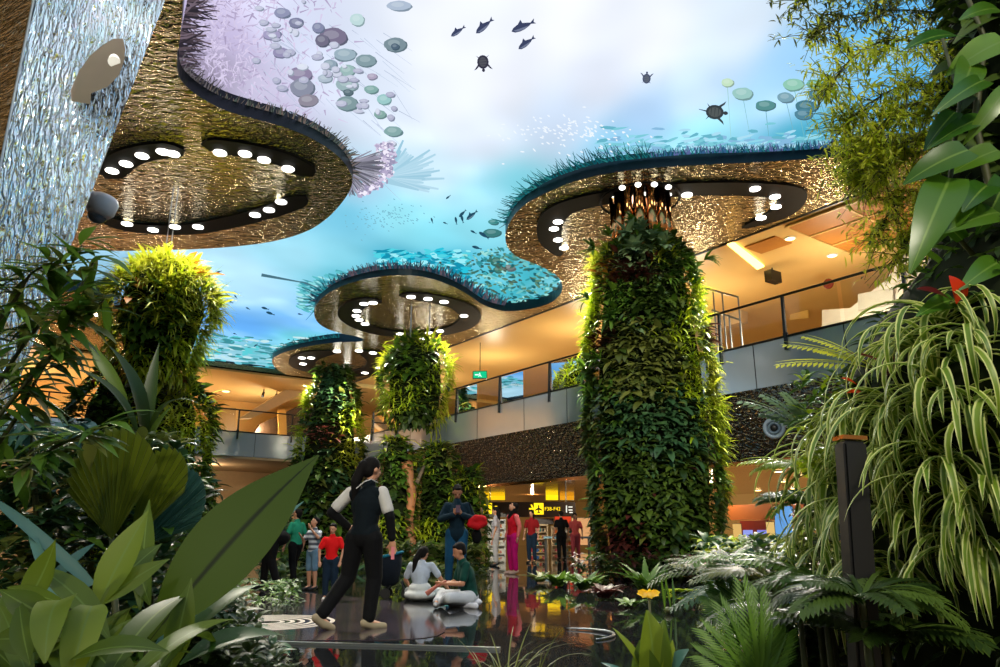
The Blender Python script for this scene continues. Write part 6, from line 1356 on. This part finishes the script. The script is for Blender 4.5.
# child in red
J = dict(elL=(-.16, .03, .63), wrL=(-.14, .08, .5), elR=(.16, .03, .63), wrR=(.14, .08, .5))
person('small child in a bright red shirt and jeans facing the viewer', g(329, 600), PI, 1.03, J, cloth('bright red shirt', (222, 22, 24)), djeans, SKIN2, voxel=.011, head_dir=(.2, .95, -.2), shoes=whc)
J = dict(elL=(-.17, .08, .7), wrL=(-.1, .16, .82), haL=(-.07, .17, .87), elR=(.16, .05, .66), wrR=(.12, .14, .72))
st_m, nt_, bb_ = newmat('striped shirt'); wv = nd(nt_, 'ShaderNodeTexWave'); wv.bands_direction = 'Z'; wv.inputs['Scale'].default_value = 4; tcx = nd(nt_, 'ShaderNodeTexCoord'); nt_.links.new(tcx.outputs['Object'], wv.inputs['Vector'])
crx = nd(nt_, 'ShaderNodeValToRGB'); crx.color_ramp.elements[0].color = (.01, .02, .05, 1); crx.color_ramp.elements[1].color = (.55, .6, .65, 1); nt_.links.new(wv.outputs['Color'], crx.inputs[0]); nt_.links.new(crx.outputs[0], bb_.inputs['Base Color'])
person('child in a striped shirt with raised hand behind the child in red', g(311, 590), PI-.6, 1.15, J, st_m, cloth('blue checked shorts', (50, 90, 120), (120, 150, 170)), SKIN2, voxel=.012, head_dir=(.2, .9, .3), leglen='short')
J = dict(ankL=(-.05, -.06, .05), ankR=(.05, .06, .045), kneeL=(-.05, .0, .28), kneeR=(.05, .05, .29), elL=(-.15, .02, .63), wrL=(-.14, .07, .5), elR=(.15, -.03, .63), wrR=(.15, .0, .5))
person('boy in a green shirt and dark trousers seen from the side', g(293, 584), PI*.35, 1.33, J, cloth('mint green shirt', (44, 150, 112), (30, 120, 96)), blk, SKIN2, voxel=.012, head_dir=(-.1, .9, .2))
# bending figure
J = dict(pelvis=(0, -.05, .5), chest=(0, .12, .56), neck=(0, .24, .56), hipL=(-.055, -.04, .48), hipR=(.055, -.04, .48), shL=(-.11, .21, .55), shR=(.11, .21, .55), elL=(-.13, .24, .4), wrL=(-.12, .3, .3), elR=(.13, .24, .4), wrR=(.12, .3, .3), ankL=(-.1, -.12, .05), ankR=(.08, .08, .045), kneeL=(-.07, -.03, .28), kneeR=(.06, .06, .29))
person('adult in black bending forward behind the large ribbed leaf', g(268, 588), PI*.5, 1.6, J, blk, blk, SKIN2, sleeve='long', voxel=.013, head_dir=(0, .8, -.6), coat_len=.06)
# shoppers in the distance
for x, y, rz, H, tc, bc, lab, hr_ in ((562, 560, .3, 1.65, blk, blk, 'distant shopper in black beside the pale blue display table', 'short'), (532, 563, 2.6, 1.6, cloth('dark red top', (140, 22, 26)), djeans, 'distant shopper in dark red right of the person in pink', 'long'), (496, 566, 1.5, 1.62, cloth('patterned pale top', (214, 206, 206), (90, 80, 96)), cloth('pale trousers', (190, 186, 186)), 'distant shopper in pale patterned clothes left of the person in pink', 'long'), (576, 559, 2.9, 1.6, cloth('coral top', (226, 90, 84)), cloth('coral trousers', (200, 80, 84)), 'distant shopper in coral near the main planted column', 'long'), (702, 560, 3.0, 1.65, cloth('cream top', (222, 200, 170)), djeans, 'distant shopper in cream beyond the right foot of the main column', 'short')):
    person(lab, g(x, y), rz, H, {}, tc, bc, SKIN2, hair=hr_, voxel=.022)
# dark stroller seat
q = g(397, 598); r = thing('stroller', 'dark blue child stroller with a teal canopy edge beside the sitting girl', 'stroller', q)
sx = 10.4/729
b = MB(); b.lathe([(.06, .16), (.12, .2), (.2, .38), (.25, .56), (.235, .57), (.18, .4), (.1, .24), (.02, .2)], q+Vector((-.05, 0, 0)), 20, Matrix.Rotation(-.25, 3, 'Y')); b.build('seat', navy, r, True)
b = MB(); P = [q+Vector((-.19+.25*math.cos(a), .25*math.sin(a), .56+.06*math.cos(a))) for a in np.linspace(0, 2*PI, 25)]; b.tube(P, .02, 6); b.build('canopy_edge', cloth('teal edge', (24, 100, 120)), r, True)
for sx_, sy in ((-.15, -.14), (.14, -.14), (-.15, .14), (.14, .14)):
    b = MB(); b.tube([q+Vector((sx_*.4, sy*.4, .22)), q+Vector((sx_, sy, .07))], .012, 6); b.build('leg', M['darksteel'], r)
    b = MB(); b.bar(q+Vector((sx_-.0, sy-.015, .07)), q+Vector((sx_, sy+.015, .07)), .068, n=18); b.build('wheel', M['black'], r)
# ---- pale floor with concentric inlaid rings, pool edge
b = MB(); pts = [(262, 600), (300, 594), (350, 597), (400, 603), (430, 612), (438, 636), (300, 641), (180, 640), (200, 610)]
P = spline([Vector((*on_z(x, y, 0)[:2], 0)) for x, y in pts], 6, True); b.prism([(p.x, p.y) for p in P], .001, .006)
fl = mat('mauve grey polished floor', (70, 58, 64), .1, 0, (44, 42, 50), 1.2, spec=.6); tag(b.build('floor', fl, tri=True), kind='structure')
q = on_z(268, 622, .008); r = thing('floor_inlay', 'pale concentric rings set in the mauve floor at lower left', 'floor inlay', q)
im = mat('pale inlay', (226, 214, 200), .3)
for k in range(6):
    ra = .12+.1*k; b = MB(); A = [Vector((q.x+ra*math.cos(a), q.y+ra*1.0*math.sin(a), .009)) for a in np.linspace(0, 2*PI, 49)]; B_ = [Vector((q.x+(ra+.045)*math.cos(a), q.y+(ra+.045)*math.sin(a), .009)) for a in np.linspace(0, 2*PI, 49)]
    for i in range(48): b.hexa([A[i]-Vector((0, 0, .003)), A[i+1]-Vector((0, 0, .003)), B_[i+1]-Vector((0, 0, .003)), B_[i]-Vector((0, 0, .003)), A[i], A[i+1], B_[i+1], B_[i]])
    b.build('ring', im, r)
A = on_z(180, 641, 0); B_ = on_z(500, 650, 0)
b = MB(); d = (B_-A).normalized(); b.box((A+B_)/2+Vector((0, 0, .01)), ((B_-A).length, .05, .02), math.atan2(d.y, d.x)); tag(b.build('trim_6', M['steel']), kind='structure')
c = on_z(555, 634, .012); r = thing('reflection_arc', 'thin steel arc standing in for a ring reflected on the dark pool floor', 'reflection arc', c)  # steel arc in place of a ring reflection on the floor
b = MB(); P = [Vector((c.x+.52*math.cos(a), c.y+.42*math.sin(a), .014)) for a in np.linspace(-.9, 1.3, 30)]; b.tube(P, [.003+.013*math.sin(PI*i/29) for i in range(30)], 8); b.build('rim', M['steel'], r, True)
